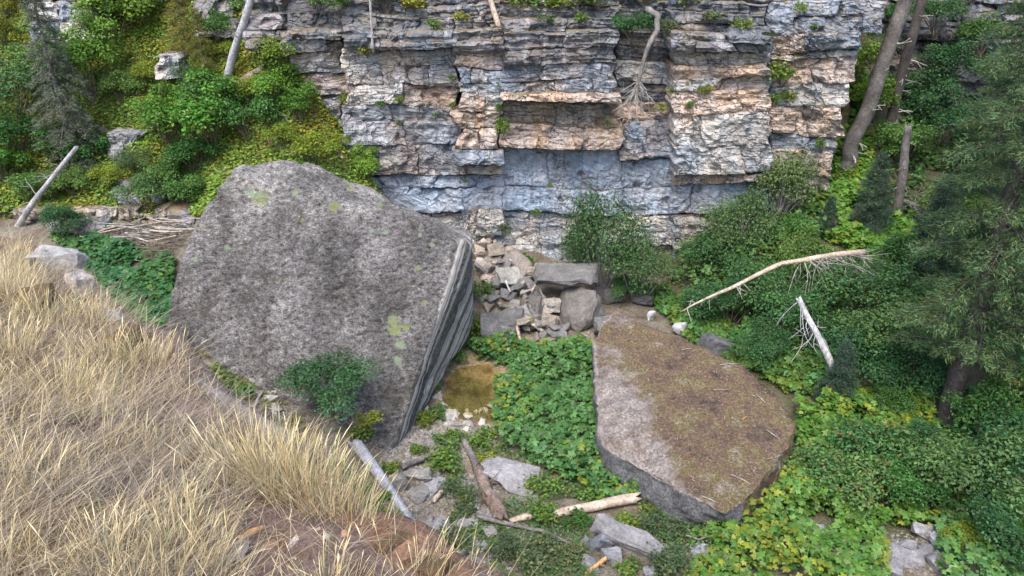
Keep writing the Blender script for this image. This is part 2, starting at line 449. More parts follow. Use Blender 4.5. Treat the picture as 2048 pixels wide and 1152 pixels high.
gx = np.concatenate([np.arange(-60, -20, 1.5), np.arange(-20, 22, 0.13), np.arange(22, 61, 1.5)])
gy = np.concatenate([np.arange(-15, 9, 1.2), np.arange(9, 32, 0.13), np.arange(32, 80, 1.5)])
GX, GY = np.meshgrid(gx, gy)
GZ = tz(GX, GY)
V = np.stack([GX, GY, GZ], -1).reshape(-1, 3)
ny, nx = GX.shape
idx = np.arange(nx * ny).reshape(ny, nx)
FQ = np.stack([idx[:-1, :-1], idx[:-1, 1:], idx[1:, 1:], idx[1:, :-1]], -1).reshape(-1, 4)
ppx, ppy = to_px(V)
tc = np.ones((len(V), 3))
POOL = [(935, 700), (985, 735), (1000, 770), (985, 845), (930, 838), (890, 815), (900, 770), (925, 735)]
near = V[:, 1] < 24
bnx, bny = fbm(V * np.array([1.7, 1.7, 0]), 3, 501), fbm(V * np.array([1.7, 1.7, 0]), 3, 502)
def blotch(poly, c, m=1.0):
    k = inpoly(ppx + 16 * bnx, ppy + 14 * bny, poly) & near
    tc[k] = np.array(c)
blotch([(860, 860), (900, 740), (960, 690), (1010, 740), (1000, 860), (930, 850)], (1.7, 1.45, 1.1))                 # silty pool bed with algae
blotch([(880, 810), (915, 750), (985, 760), (985, 845)], (.85, .88, 0.5))
blotch([(760, 930), (850, 850), (990, 850), (990, 900), (900, 1000), (800, 960)], (1.7, 1.65, 1.65))
blotch([(780, 960), (1000, 930), (1100, 1010), (1010, 1140), (860, 1060)], (1.35, 1.35, 1.4))
blotch([(930, 480), (1120, 560), (1200, 690), (960, 690)], (1.3, 1.25, 1.2))
steep = (V[:, 2] > 3.2) & (V[:, 0] < 0)
tc[steep] = (0.95, 0.85, 0.62)
tc[(V[:, 0] > 5) & (V[:, 1] > 12)] = (0.55, 0.6, 0.42)
me = mesh_np('canyon_ground', V, [FQ], tc, smooth=True)
link('canyon_ground', me, M['ground'], kind='structure')

# the shallow pool beside the giant boulder
pp = np.array([at_z(a, b, 0.0) for a, b in [(938, 706), (962, 716), (985, 735), (1003, 762), (1000, 800), (985, 842), (958, 838), (928, 836), (898, 818), (884, 798), (896, 768), (918, 735)]])
pz = float(np.mean(tz(pp[:, 0], pp[:, 1]))) + 0.045
fine = []
for i in range(len(pp)):
    a, b = pp[i], pp[(i + 1) % len(pp)]
    for s in np.linspace(0, 1, 5)[:-1]:
        q = a + (b - a) * s; fine.append((q[0] + 0.05 * rng.normal(), q[1] + 0.05 * rng.normal(), pz))
fine = np.array(fine); cen = fine.mean(0)
Vp = np.vstack([fine, cen]); n = len(fine)
link('creek_pool', mesh_np('creek_pool', Vp, [np.array([[(i + 1) % n, i, n] for i in range(n)])]), M['water'], kind='structure')

# ------------------------------------------------------------------ the limestone cliff, block by block
PAL = {'d': (0.115, 0.122, 0.14), 'b': (0.22, 0.258, 0.322), 'p': (0.42, 0.41, 0.40), 'k': (0.485, 0.37, 0.30), 's': (0.325, 0.395, 0.50), 'g': (0.17, 0.18, 0.205), 't': (0.38, 0.305, 0.225)}
LAM = {'d': 0.10, 'b': 0.035, 'p': 0.022, 'k': 0.03, 's': 0.008, 'g': 0.03, 't': 0.05}
FLK = {'d': 0.06, 'b': 0.09, 'p': 0.10, 'k': 0.13, 's': 0.02, 'g': 0.06, 't': 0.08}
def warp(u, v):
    P = xyz(u, v)
    du = 11 * vnoise(P / 38, 5) + 5.0 * vnoise(P / 13, 6) + 2 * vnoise(P / 6, 61)
    dv = 9 * vnoise(P / np.array([170, 80, 1]), 7) + 2.5 * vnoise(P / np.array([45, 24, 1]), 71) + 1.8 * vnoise(P / np.array([10, 9, 1]), 8)
    return u + du, v + dv
def block_mesh(u0, u1, v0, v1, Yf, off, key, seed, depth=1.3, step=2.9, tint=None, amp=1.0):
    r = np.random.default_rng(seed)
    nu, nv = max(3, int((u1 - u0) / step)), max(3, int((v1 - v0) / step))
    U, W = np.meshgrid(np.linspace(u0 + .4, u1 - .4, nu), np.linspace(v0 + .3, v1 - .3, nv))
    eu = np.minimum(U - u0, u1 - U); ev_t = W - v0; ev_b = v1 - W
    wu, wv = warp(U, W)
    P = xyz(U, W)
    big = 0.12 * fbm(P / 70, 3, 21) + (0.02 if key == 's' else 0.06) * fbm(P / 14, 3, seed % 97)
    lam = LAM[key] * (np.floor(2.2 * (fbm(xyz(U / 220 + seed % 13, W / 7.0), 3, 31) + 1)) / 2.2 - 0.9)
    # weathered edges: a ragged chamfer that differs along each side
    rag = 1.0 + 0.9 * vnoise(P / 9, seed % 89)
    ch = 0.07 * np.exp(-eu / (2.6 * np.maximum(rag, .2))) + 0.06 * np.exp(-ev_t / (2.2 * np.maximum(rag, .2))) + 0.03 * np.exp(-ev_b / (1.6 * np.maximum(rag, .2)))
    tu, tv = r.normal(0, .05), r.normal(0, .04)
    tilt = tu * (U - (u0 + u1) / 2) / max(u1 - u0, 1) * 2 + tv * (W - (v0 + v1) / 2) / max(v1 - v0, 1) * 2
    # broken corners / chips
    chip = np.clip(fbm(P / 20, 3, seed % 83 + 5) - 0.5, 0, 1) * 0.3
    # spalled flakes: flat steps with crisp rims
    fl = fbm(xyz(U / 34 + (seed % 7) * 3, W / 24), 3, 37)
    chip = chip + FLK[key] * (np.floor(fl * 3.0) / 3.0) + 0.035 * fbm(P / 5, 2, 39)
    Y = Yf(U, W) + off + amp * (big + lam + ch + tilt + chip)
    V3 = at_y(wu, wv, Y)
    c = np.array(PAL[key] if tint is None else tint) * r.uniform(0.82, 1.18)
    hue = fbm(P / 45, 3, 41)[..., None]
    if tint is None:
        f1, f2 = fbm(xyz(U / 75 + 3, W / 45), 3, 45), fbm(xyz(U / 60 + 9, W / 80), 3, 46)
        pw = np.clip((f1 - .05) / .25, 0, 1)[..., None]; bw = np.clip((f2 - .02) / .25, 0, 1)[..., None]
        reg = np.array(PAL['p']) * .9 * (1 - pw) + np.array(PAL['k']) * pw
        reg = reg * (1 - bw) + np.array(PAL['b']) * bw
        wr = {'d': .12, 'g': .25, 's': .15, 'k': .25}.get(key, .38)
        c = c * (1 - wr) + reg * wr
    colr = c * (1 + 0.25 * hue) + np.array([0.05, 0.012, -0.03]) * fbm(P / np.array([30, 60, 1]), 3, 43)[..., None] * (1.0 if key in 'kpt' else 0.45)
    idx = np.arange(nu * nv).reshape(nv, nu)
    FQ = np.stack([idx[:-1, :-1], idx[1:, :-1], idx[1:, 1:], idx[:-1, 1:]], -1).reshape(-1, 4)
    ring = np.concatenate([idx[0, :-1], idx[:-1, -1], idx[-1, :0:-1], idx[:0:-1, 0]])
    Vf = V3.reshape(-1, 3)
    back = Vf[ring].copy(); back[:, 1] += depth
    cc = colr.reshape(-1, 3)
    k0 = len(Vf); m_ = len(ring); a = np.arange(m_); b = (a + 1) % m_
    FS = np.stack([ring[a], ring[b], k0 + b, k0 + a], -1)
    Vall = np.vstack([Vf, back]); Call = np.clip(np.vstack([cc, cc[ring]]), 0.02, 0.9)
    return Vall, [FQ, FS], Call

def add_block(parent, *a, **k):
    Vb, Fb, Cb = block_mesh(*a, **k)
    o = Vb.mean(0)
    mb = mesh_np('rock_block', Vb - o, Fb, Cb)
    if a[6] == 's':
        sa = mb.attributes.new('slick', 'FLOAT', 'POINT'); sa.data.foreach_set('value', np.full(len(Vb), .85, np.float32))
    ob = link('rock_block', mb, M['cliff'], parent)
    ob.location = o - np.array(parent.location)
    return ob

top5 = [(-110, 1.4, 'd'), (-60, 1.1, 'd'), (-25, .8, 'd')]
SECT = [
    (572, 690, 25.9, top5 + [(0, .6, 'd'), (30, .4, 'd'), (60, .1, 'd'), (80, -.55, 'd'), (106, -.3, 'p'), (150, .05, 'p'), (195, .1, 'k'), (250, .15, 'b'), (320, .2, 'b'), (430, .3, 'g')], 75),
    (690, 915, 25.2, top5 + [(2, .6, 'd'), (28, .45, 'd'), (56, .15, 'd'), (76, -.35, 'd'), (98, -.55, 'd'), (132, 0, 'p'), (176, -.08, 'p'), (216, -.02, 'k'), (250, .06, 'b'), (288, .02, 'b'), (346, .1, 'g'), (376, .30, 's'), (424, .34, 's'), (482, .42, 'p'), (560, .32, 't')], 74),
    (915, 1003, 24.95, top5 + [(5, .5, 'd'), (32, .35, 'd'), (60, .05, 'd'), (82, -.4, 'd'), (104, -.5, 'd'), (136, -.08, 'k'), (166, -.14, 'b'), (190, -.06, 'p'), (228, -.2, 'k'), (262, -.3, 'k'), (296, -.36, 'k'), (326, -.46, 'k'), (346, -.05, 't'), (376, .55, 's'), (424, .56, 's'), (470, .55, 'p'), (512, .5, 'p'), (575, .4, 'b')], 50),
    (1003, 1235, 25.0, top5 + [(8, .5, 'd'), (38, .3, 'd'), (68, -.05, 'd'), (100, -.52, 'd'), (128, -.36, 'd'), (160, -.24, 'b'), (188, -.2, 'b'), (204, -.5, 'k'), (230, .35, 't'), (252, .32, 't'), (272, -.08, 'k'), (293, -.16, 'k'), (372, .56, 's'), (424, .54, 's'), (474, .5, 'p'), (535, .4, 'p'), (590, .4, 't')], 92),
    (1235, 1350, 25.3, top5 + [(10, .7, 'd'), (44, .8, 'd'), (84, .6, 'd'), (122, .4, 'd'), (160, .35, 'b'), (200, .25, 'd'), (240, .15, 'k'), (280, .08, 'b'), (316, -.1, 'b'), (372, .26, 's'), (428, .24, 's'), (494, .22, 'p'), (590, .2, 't')], 62),
    (1350, 1535, 24.8, top5 + [(8, .6, 'd'), (30, .4, 'd'), (50, .0, 'd'), (66, -.3, 'd'), (80, -.6, 'd'), (100, -.66, 'd'), (126, -.08, 'p'), (150, -.18, 'k'), (176, -.22, 'p'), (232, -.26, 'k'), (292, -.3, 'p'), (348, -.36, 'p'), (368, -.05, 'k'), (428, .3, 's'), (502, .45, 'p'), (585, .45, 'b')], 74),
    (1535, 1700, 25.2, top5 + [(4, .3, 'd'), (34, -.05, 'b'), (66, -.14, 'b'), (100, -.25, 'b'), (116, -.02, 'p'), (172, .0, 'k'), (216, .05, 'p'), (272, -.06, 'k'), (302, .08, 'b'), (352, .06, 'k'), (396, .1, 'p'), (450, .3, 't')], 64),
]
def base_Y(Y0):
    def f(U, W): return Y0 + 0.0012 * np.maximum(0, 60 - W) * 8 / 8
    return f
cliff = thing('limestone_cliff', 'tall layered limestone cliff of blue-grey and pink blocks across the canyon', 'cliff', (2.0, 25.0, 0.3))
bs_ = 100
nblocks = 0
for (ua, ub, Y0, courses, tw) in SECT:
    v0 = -165
    for (v1, dY, key) in courses:
        a_, b_ = ua, ub
        if ua == 572: a_ = 572 + max(0, v0 - 90) * .55
        if a_ > ub - 25: v0 = v1; continue
        if ub == 1700:
            b_ = 1712 - max(0, v0 - 90) * 0.20 if v0 > 60 else 1765
        n_ = max(1, int(round((b_ - a_) / (tw * random.uniform(.6, 2.0) * (1.5 if key in 'ds' and v0 < 0 or key == 's' else 1.0)))))
        cuts = sorted([a_ + (b_ - a_) * (i + random.uniform(-.4, .4)) / n_ for i in range(1, n_)])
        je = (-3, -2) if v0 > 285 else (-5, 4)
        cuts = [a_ + random.uniform(*je)] + cuts + [b_ - random.uniform(*je)]
        for i in range(len(cuts) - 1):
            kk = key
            q = random.random()
            if key in 'pkbs' and q < .16 and v0 < 300: kk = random.choice('pkb')
            off = dY + random.gauss(0, .008 if key == 's' else .065) + (.22 if random.random() < .06 and key not in 's' else 0)
            bs_ += 1
            jv0, jv1 = (random.uniform(-3, 3), random.uniform(-3, 3)) if (v1 - v0) > 26 else (0, 0)
            add_block(cliff, cuts[i], cuts[i + 1], v0 + jv0 * .5, v1 + jv1 * .5, base_Y(Y0), off, kk, bs_)
            nblocks += 1
        v0 = v1
# the mass behind the blocks
U, W = np.meshgrid(np.linspace(575, 1690, 60), np.linspace(-170, 600, 40))
Uw = np.where((U > 1500) & (W > 90), 1500 + (U - 1500) * np.clip(1 - (W - 90) * .0011, .4, 1), U)
core = at_y(Uw, W, 26.15 + 0.2 * fbm(xyz(U / 60, W / 60), 3, 2))
idx = np.arange(U.size).reshape(U.shape)
FQ = np.stack([idx[:-1, :-1], idx[1:, :-1], idx[1:, 1:], idx[:-1, 1:]], -1).reshape(-1, 4)
ring = np.concatenate([idx[0, :-1], idx[:-1, -1], idx[-1, :0:-1], idx[:0:-1, 0]])
Vf = core.reshape(-1, 3); bk = Vf[ring].copy(); bk[:, 1] += 6
a = np.arange(len(ring)); b = (a + 1) % len(ring)
FS = np.stack([ring[a], ring[b], len(Vf) + b, len(Vf) + a], -1)
ob = link('rock_core', mesh_np('rock_core', np.vstack([Vf, bk]) - np.array(cliff.location), [FQ, FS], np.tile([0.14, 0.14, 0.15], (len(Vf) + len(ring), 1))), M['cliff'], cliff)

# darker bluff set back on the right, and the outcrops of the left slope
def bluff(name, label, us, rows, Y0, keys, tw, slope=0.004, seed=0, group=None):
    c0 = at_y(sum(us) / 2, rows[-1], Y0)
    e = thing(name, label, 'rock outcrop', tuple(c0), group)
    rnd = random.Random(seed); sd = seed * 131 + 4000
    for j in range(len(rows) - 1):
        n_ = max(1, int(round((us[1] - us[0]) / (tw * rnd.uniform(.8, 1.3)))))
        cu = [us[0] + (us[1] - us[0]) * (i + (rnd.uniform(-.28, .28) if 0 < i < n_ else rnd.uniform(-.12, .12))) / n_ for i in range(n_ + 1)]
        for i in range(n_):
            sd += 1
            f = lambda U, W: Y0 + slope * (rows[-1] - W)
            add_block(e, cu[i], cu[i + 1], rows[j], rows[j + 1], f, rnd.gauss(0, .16), rnd.choice(keys), sd, 2.2, 4.5, None, 1.5)
    return e
bluff('rock_bluff', 'shaded grey rock bluff set back behind the leaning trunks on the right', (1715, 2150), [-150, -90, -40, 0, 40, 80, 120, 165, 210, 260], 29.6, 'ddd', 70, 0.007, 3)
bluff('rock_outcrop', 'pale grey outcrop at the top left behind the grey-green conifer', (60, 190), [-60, 0, 45, 85], 28.6, 'pb', 65, 0.008, 4)
bluff('rock_outcrop', 'broken grey outcrop beside the silver trunk at the top left', (390, 470), [-60, 0, 40, 75], 28.0, 'pg', 42, 0.008, 5)
bluff('rock_outcrop', 'dark overhanging ledge above the green slope left of the cliff', (490, 620), [-60, -10, 30, 60, 80, 100], 26.2, 'db', 60, 0.004, 6)
bluff('rock_outcrop', 'low brown rock ledge above the driftwood on the left bank', (30, 390), [418, 440, 462], 23.2, 'tg', 55, 0.006, 7)
bluff('rock_outcrop', 'small grey rock face half hidden by shrubs left of the giant boulder', (230, 335), [362, 385, 410], 24.0, 'gb', 45, 0.006, 8)
bluff('rock_outcrop', 'lone pale rock with a flat top on the left slope', (312, 358), [108, 130, 156], 26.9, 'p', 40, 0.008, 9)
bluff('rock_outcrop', 'shattered dark rock step among the yellow plants of the left slope', (215, 275), [272, 296, 322], 25.1, 'dg', 40, 0.008, 10)

# ------------------------------------------------------------------ rocks
def eval_remesh(V, voxel, smooth_it=4):
    bm = bmesh.new()
    for v in V: bm.verts.new(v)
    r = bmesh.ops.convex_hull(bm, input=bm.verts)
    bmesh.ops.delete(bm, geom=[g for g in bm.verts if not g.link_faces], context='VERTS')
    me = bpy.data.meshes.new('tmp'); bm.to_mesh(me); bm.free()
    o = bpy.data.objects.new('tmp', me); COL.objects.link(o)
    md = o.modifiers.new('r', 'REMESH'); md.mode = 'VOXEL'; md.voxel_size = voxel
    if smooth_it:
        s = o.modifiers.new('s', 'SMOOTH'); s.iterations = smooth_it; s.factor = 0.5
    dg = bpy.context.evaluated_depsgraph_get()
    em = bpy.data.meshes.new_from_object(o.evaluated_get(dg))
    n = len(em.vertices)
    co = np.empty(n * 3, np.float32); em.vertices.foreach_get('co', co)
    no = np.empty(n * 3, np.float32); em.vertices.foreach_get('normal', no)
    lv = np.empty(len(em.loops), np.int32); em.loops.foreach_get('vertex_index', lv)
    lt = np.empty(len(em.polygons), np.int32); em.polygons.foreach_get('loop_total', lt)
    assert (lt == 4).all()
    bpy.data.objects.remove(o); bpy.data.meshes.remove(me); bpy.data.meshes.remove(em)
    return co.reshape(-1, 3).astype(float), no.reshape(-1, 3).astype(float), lv.reshape(-1, 4)

# giant boulder
hp = [at_y(762, 960, 14.75), at_y(735, 925, 14.95), at_y(775, 945, 14.95), at_y(600, 810, 16.1), at_y(440, 712, 17.0), at_y(322, 648, 17.5), at_y(338, 590, 18.0), at_y(368, 505, 18.6), at_y(405, 430, 19.0),
      at_y(445, 362, 19.6), at_y(480, 330, 20.2), at_y(540, 333, 20.4), at_y(610, 357, 20.2), at_y(700, 394, 19.8), at_y(800, 434, 19.4), at_y(925, 478, 19.0), at_y(946, 492, 19.4),
      at_y(946, 640, 20.4), at_y(935, 675, 19.8), at_y(860, 795, 17.4),
      at_y(480, 350, 19.7), at_y(890, 590, 17.9)]
hp += [np.array([-8.5, 22.5, 4.2]), np.array([-6.0, 22.6, 5.0]), np.array([-1.2, 21.6, 3.2]), np.array([-1.2, 21.8, 0.2]), np.array([-8.8, 21.5, 0.3]), np.array([-3.2, 16.0, -0.6]), np.array([-7.0, 18.6, 0.2])]
co, no, fq = eval_remesh(hp, 0.055, 4)
co = co + no * ((1 - .75 * np.clip((no[:, 0] - .35) / .25, 0, 1)) * (0.15 * fbm(co * 0.7, 3, 51) + 0.055 * fbm(co * np.array([2.2, 2.2, 5.0]), 4, 52) + 0.022 * fbm(co * 9, 3, 53)))[:, None]
rid = 1 - np.abs(fbm(co * np.array([.55, .55, 1.1]) + 3, 4, 58))
flatf = 1 - .85 * np.clip((no[:, 0] - .35) / .25, 0, 1)
co = co - no * (flatf * 0.07 * np.clip(rid - 0.90, 0, 1) / .10)[:, None]                       # long shallow fractures
stp = fbm(co * np.array([.5, .5, .5]) + 9, 3, 59)
co = co + no * (flatf * 0.06 * np.floor(stp * 4) / 4)[:, None]                                  # spalled steps
# shallow pits and bedding steps
co = co - no * (0.10 * np.clip(fbm(co * np.array([1.1, 1.1, 2.0]) + 7, 3, 57) - 0.35, 0, 1))[:, None]
bx, by = to_px(co)
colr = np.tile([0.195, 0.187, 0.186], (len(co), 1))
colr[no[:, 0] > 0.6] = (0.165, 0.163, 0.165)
# skylight on the upward-facing crest, painted in as a lighter grey
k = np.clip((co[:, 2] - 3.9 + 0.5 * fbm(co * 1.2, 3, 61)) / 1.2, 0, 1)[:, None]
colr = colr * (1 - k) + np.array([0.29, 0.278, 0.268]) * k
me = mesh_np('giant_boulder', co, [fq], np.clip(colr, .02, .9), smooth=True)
lich = np.zeros(len(co))
for (a, b, r) in [(520, 395, 26), (500, 385, 14), (668, 412, 16), (600, 440, 9), (455, 495, 12), (480, 497, 9), (390, 520, 9), (770, 465, 9), (742, 462, 8), (790, 660, 22), (785, 640, 20), (800, 690, 16), (420, 395, 9),
                  (405, 458, 8), (840, 470, 8), (865, 490, 9), (835, 535, 9), (850, 605, 10), (590, 385, 10), (812, 655, 14), (795, 722, 14), (455, 350, 7), (700, 375, 10), (760, 410, 10), (640, 500, 7), (560, 560, 6)]:
    lich = np.maximum(lich, 0.62 * np.exp(-((bx - a) ** 2 + (by - b) ** 2) / (r * r)) * (by < 900))
at = me.attributes.new('lichen', 'FLOAT', 'POINT'); at.data.foreach_set('value', lich.astype(np.float32))
# calcite runs: narrow strips that follow the dip of the right face (coordinate across the face: along its top edge)
A0, C0, D0 = at_y(770, 925, 15.2), at_y(925, 478, 19.0), at_y(946, 640, 20.4)
e1 = (C0 - A0); e1 /= np.linalg.norm(e1)
e2 = (D0 - A0) - ((D0 - A0) @ e1) * e1; e2 /= np.linalg.norm(e2)
A1 = A0 - 2.5 * e1                                                        # the runs fan out slightly from below the foot
along = (co - A1) @ e1
tD = ((D0 - A1) @ e2) / ((D0 - A1) @ e1)
hh = ((co - A1) @ e2) / np.maximum(along, .3) / tD
fm = np.clip((no[:, 0] - 0.35) / 0.2, 0, 1)
at = me.attributes.new('across', 'FLOAT', 'POINT'); at.data.foreach_set('value', hh.astype(np.float32))
at = me.attributes.new('face', 'FLOAT', 'POINT'); at.data.foreach_set('value', fm.astype(np.float32))
link('giant_boulder', me, M['boulder'], label='giant dark grey boulder with pale lichen and white streaks on its right side', cat='boulder')

# slab boulder with moss
top = [(1233, 617, 1.75), (1300, 650, 1.75), (1400, 695, 1.7), (1495, 738, 1.6), (1560, 790, 1.45), (1592, 850, 1.3), (1580, 893, 1.2), (1512, 945, 1.05), (1495, 1000, .95), (1452, 1030, .85),
       (1375, 985, .85), (1300, 950, .85), (1205, 895, .8), (1197, 862, .85), (1216, 800, 1.0), (1214, 735, 1.2), (1190, 680, 1.45), (1205, 650, 1.6)]
T = np.array([at_z(a, b, z) for a, b, z in top])
cen = T.mean(0)
Bm = []
for q in T:
    d = q - cen
    f = 1.02 if d[1] < 0 else .9
    Bm.append(np.array([cen[0] + d[0] * f, cen[1] + d[1] * f, -0.4 if q[1] > 15 else -0.3]))
Bm[9] = at_z(1440, 1052, -0.05); Bm[10] = at_z(1385, 1032, -.05)
co, no, fq = eval_remesh(list(T) + Bm, 0.05, 2)
co = co + no * (0.07 * fbm(co * 0.9, 3, 81) + 0.05 * fbm(co * 3.2, 4, 82) + 0.018 * fbm(co * 9, 3, 83) + 0.06 * np.floor(3 * fbm(co * 0.8 + 5, 3, 84)) / 3)[:, None]
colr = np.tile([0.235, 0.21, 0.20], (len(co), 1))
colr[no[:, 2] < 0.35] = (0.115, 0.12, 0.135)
sx, sy = to_px(co)
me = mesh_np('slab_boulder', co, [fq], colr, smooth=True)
moss = np.clip((no[:, 2] - 0.55) / 0.3, 0, 1) * 0.78
bare = inpoly(sx, sy, [(1180, 670), (1225, 690), (1275, 715), (1330, 780), (1345, 850), (1330, 905), (1370, 950), (1440, 1010), (1440, 1040), (1190, 900), (1190, 700)]) | inpoly(sx, sy, [(1190, 610), (1290, 625), (1270, 690), (1180, 690)])
bb = np.zeros(len(co))
for _k in range(70):
    jx, jy = sx + 30 + rng.normal(0, 52), sy + rng.normal(0, 40)
    bb += inpoly(jx, jy, [(1180, 670), (1225, 690), (1290, 715), (1350, 780), (1365, 850), (1350, 905), (1390, 950), (1450, 1010), (1440, 1120), (1050, 980), (1050, 690)]) | inpoly(jx, jy, [(1090, 560), (1290, 600), (1270, 690), (1090, 690)])
moss = moss - 0.46 * bb / 70 + 0.10 * fbm(co * .6 + 3, 3, 89) + 0.10 * fbm(co * 1.3, 4, 88)
mossy_side = (sx > 1485) & (no[:, 2] < .55) & (no[:, 0] > .2)
moss[mossy_side] = 0.7
at = me.attributes.new('moss', 'FLOAT', 'POINT'); at.data.foreach_set('value', moss.astype(np.float32))
link('slab_boulder', me, M['slab'], label='broad flat-topped boulder under brown moss and needle litter', cat='boulder')
SLAB_V, SLAB_N = co[no[:, 2] > .75], no[no[:, 2] > .75]

def rock_mesh(size, seed, color, sub=1, rough=0.06, npts=14, flat=0.0):
    r = np.random.default_rng(seed)
    P = r.uniform(-1, 1, (npts, 3))
    P = P / np.maximum(np.abs(P).max(1, keepdims=True), .3) * r.uniform(.82, 1.0, (npts, 1))
    bm = bmesh.new()
    for p in P: bm.verts.new(Vector(p * np.array(size) / 2))
    bmesh.ops.convex_hull(bm, input=bm.verts)
    bmesh.ops.delete(bm, geom=[g for g in bm.verts if not g.link_faces], context='VERTS')
    if sub:
        bmesh.ops.subdivide_edges(bm, edges=bm.edges[:], cuts=sub, use_grid_fill=True)
    bmesh.ops.triangulate(bm, faces=bm.faces[:])
    bm.verts.ensure_lookup_table()
    V = np.array([v.co[:] for v in bm.verts])
    Fc = np.array([[v.index for v in f.verts] for f in bm.faces])
    bm.free()
    s = float(np.mean(size))
    V = V + rough * s * np.stack([fbm(V / s * 3.1 + seed % 31 + k * 7, 3, k, .6) for k in range(3)], -1)
    return mesh_np('rock', V, [Fc], np.tile(color, (len(V), 1)))
def rock(name, px, py, size, color, label, mat='rock', seed=None, rz=0.0, tilt=(0, 0), up=0.0, group=None, sub=4, cat='rock', pos=None, rough=0.06):
    seed = seed or int(px * 7 + py * 13)
    p = ground_px(px, py) if pos is None else np.array(pos)
    o = link(name, rock_mesh(size, seed, color, sub, rough), M[mat], label=label, cat=cat, group=group)
    o.location = p + np.array([0, 0, size[2] * 0.28 + up])
    o.rotation_euler = (tilt[0], tilt[1], rz)
    return o
G1, G2, G3, TN, WH, BL = (.28, .275, .275), (.20, .2, .205), (.14, .14, .145), (.36, .31, .26), (.52, .51, .50), (.26, .29, .34)
# rubble fan between the giant boulder and the cliff
rock('talus_rock', 1000, 662, (1.35, 1.2, 1.05), G2, 'rough brown-grey boulder at the foot of the rubble fan, left of the mossy stone', rz=.2)
rock('talus_rock', 1062, 640, (.9, 1.0, .8), (.24, .22, .2), 'cracked rounded grey rock in the middle of the rubble fan', rz=.6)
rock('talus_rock', 1050, 665, (.6, .6, .55), (.17, .15, .06), 'small moss-covered stone low in the rubble fan', mat='rock_moss')
rock('talus_rock', 1095, 650, (.75, .6, .5), TN, 'tan blocky rock beside the flat-topped ledge block')
rock('talus_rock', 1150, 640, (2.0, 1.6, 1.3), (.27, .26, .25), 'large pale rounded block under the flat-topped slab', rz=.3, seed=5)
rock('flat_slab', 1135, 612, (2.1, 1.3, .42), G2, 'thick flat dark slab capping the blocks at the right of the rubble', rz=-.15, up=.95, tilt=(.12, -.05), seed=12)
rock('talus_rock', 1035, 555, (1.5, 1.5, .9), (.30, .27, .25), 'long pale tan ramp of rock high in the rubble fan', rz=.7, tilt=(.5, .2), seed=22)
rock('flat_slab', 1022, 585, (.95, .9, .14), (.42, .42, .40), 'thin square pale slab lying tilted on the rubble', tilt=(.55, .2), rz=.5, up=.45, seed=9)
rock('flat_slab', 1078, 580, (.5, .12, .75), (.45, .42, .38), 'upright pointed pale slab standing on the rubble', tilt=(.1, .3), rz=.3, up=.35, seed=31)
rock('flat_slab', 1063, 572, (.35, .12, .5), (.45, .41, .36), 'small upright pale slab leaning beside the pointed one', tilt=(.2, -.2), rz=.1, up=.35, seed=32)
for i, (a, b, s) in enumerate([(968, 500, .5), (985, 508, .42), (975, 492, .36), (995, 512, .45), (985, 522, .4), (1002, 520, .34), (968, 548, .6), (985, 552, .55), (975, 568, .42), (992, 560, .38), (1015, 525, .36), (960, 515, .35)]):
    rock('talus_rock', a, b, (s * 1.2, s, s * .8), (.46 + .03 * (i % 3), .42, .38), 'pale broken stone in the heap at the top of the rubble fan', mat='pale', group='broken stones at the head of the rubble fan', rz=i, sub=1, tilt=(.2 * (i % 3), .1), up=.05)
for i, (a, b, s) in enumerate([(1100, 690, .35), (1120, 680, .4), (1075, 690, .3), (1140, 690, .3), (1110, 668, .5), (1060, 612, .4), (990, 600, .45), (960, 600, .4), (975, 620, .4), (1030, 620, .45), (1085, 615, .4), (1010, 690, .3), (1160, 680, .3), (1090, 675, .35), (1040, 690, .28), (1130, 664, .42)]):
    rock('talus_rock', a, b, (s * 1.3, s, s * .7), G1 if i % 2 else TN, 'grey-brown loose rock in the lower rubble fan', group='loose rocks in the lower rubble fan', rz=i * 1.3, sub=1)
rr_ = random.Random(77)
for i in range(100):
    t_ = rr_.random(); a = 965 + t_ * 130 + rr_.gauss(0, 22); b = 500 + t_ * 180 + rr_.gauss(0, 14); s = rr_.uniform(.18, .5)
    rock('talus_rock', a, b, (s * 1.5, s, s * .4), rr_.choice([G1, TN, (.44, .41, .38), (.4, .37, .34), G2]), 'jumbled angular rock on the slope of the rubble fan', group='jumbled rocks of the rubble fan', rz=i * 2.1, sub=2, tilt=(rr_.gauss(.2, .4), rr_.gauss(0, .4)), up=rr_.uniform(.02, .5))
rock('talus_rock', 1212, 600, (1.2, .9, .7), G3, 'dark low rock in the shade under the cliff right of the flat slab', seed=77)
rock('talus_rock', 1212, 680, (.9, .8, .9), G2, 'blue-grey corner rock against the upper left of the mossy boulder', seed=78)
# pale stones along the pool
for i in range(26):
    a, b = 885 + 100 * random.random(), 812 + 64 * random.random()
    s = random.uniform(.11, .25)
    rock('pale_stone', a, b, (s * 1.3, s, s * .6), (.50, .49, .47), 'pale angular stone in the heap at the near end of the pool', mat='pale', group='pale stones at the pool end', rz=i * 1.7, sub=1)
rock('pale_stone', 905, 833, (.42, .3, .2), (.5, .48, .44), 'smooth cream stone left of the heap at the pool', mat='pale')
rock('pale_stone', 862, 828, (.34, .28, .25), (.5, .46, .42), 'pinkish stone under the leaves beside the streaked boulder', mat='pale')
rock('pale_stone', 876, 798, (.3, .26, .25), (.5, .46, .42), 'small pinkish stone beside the pool on the boulder side', mat='pale')
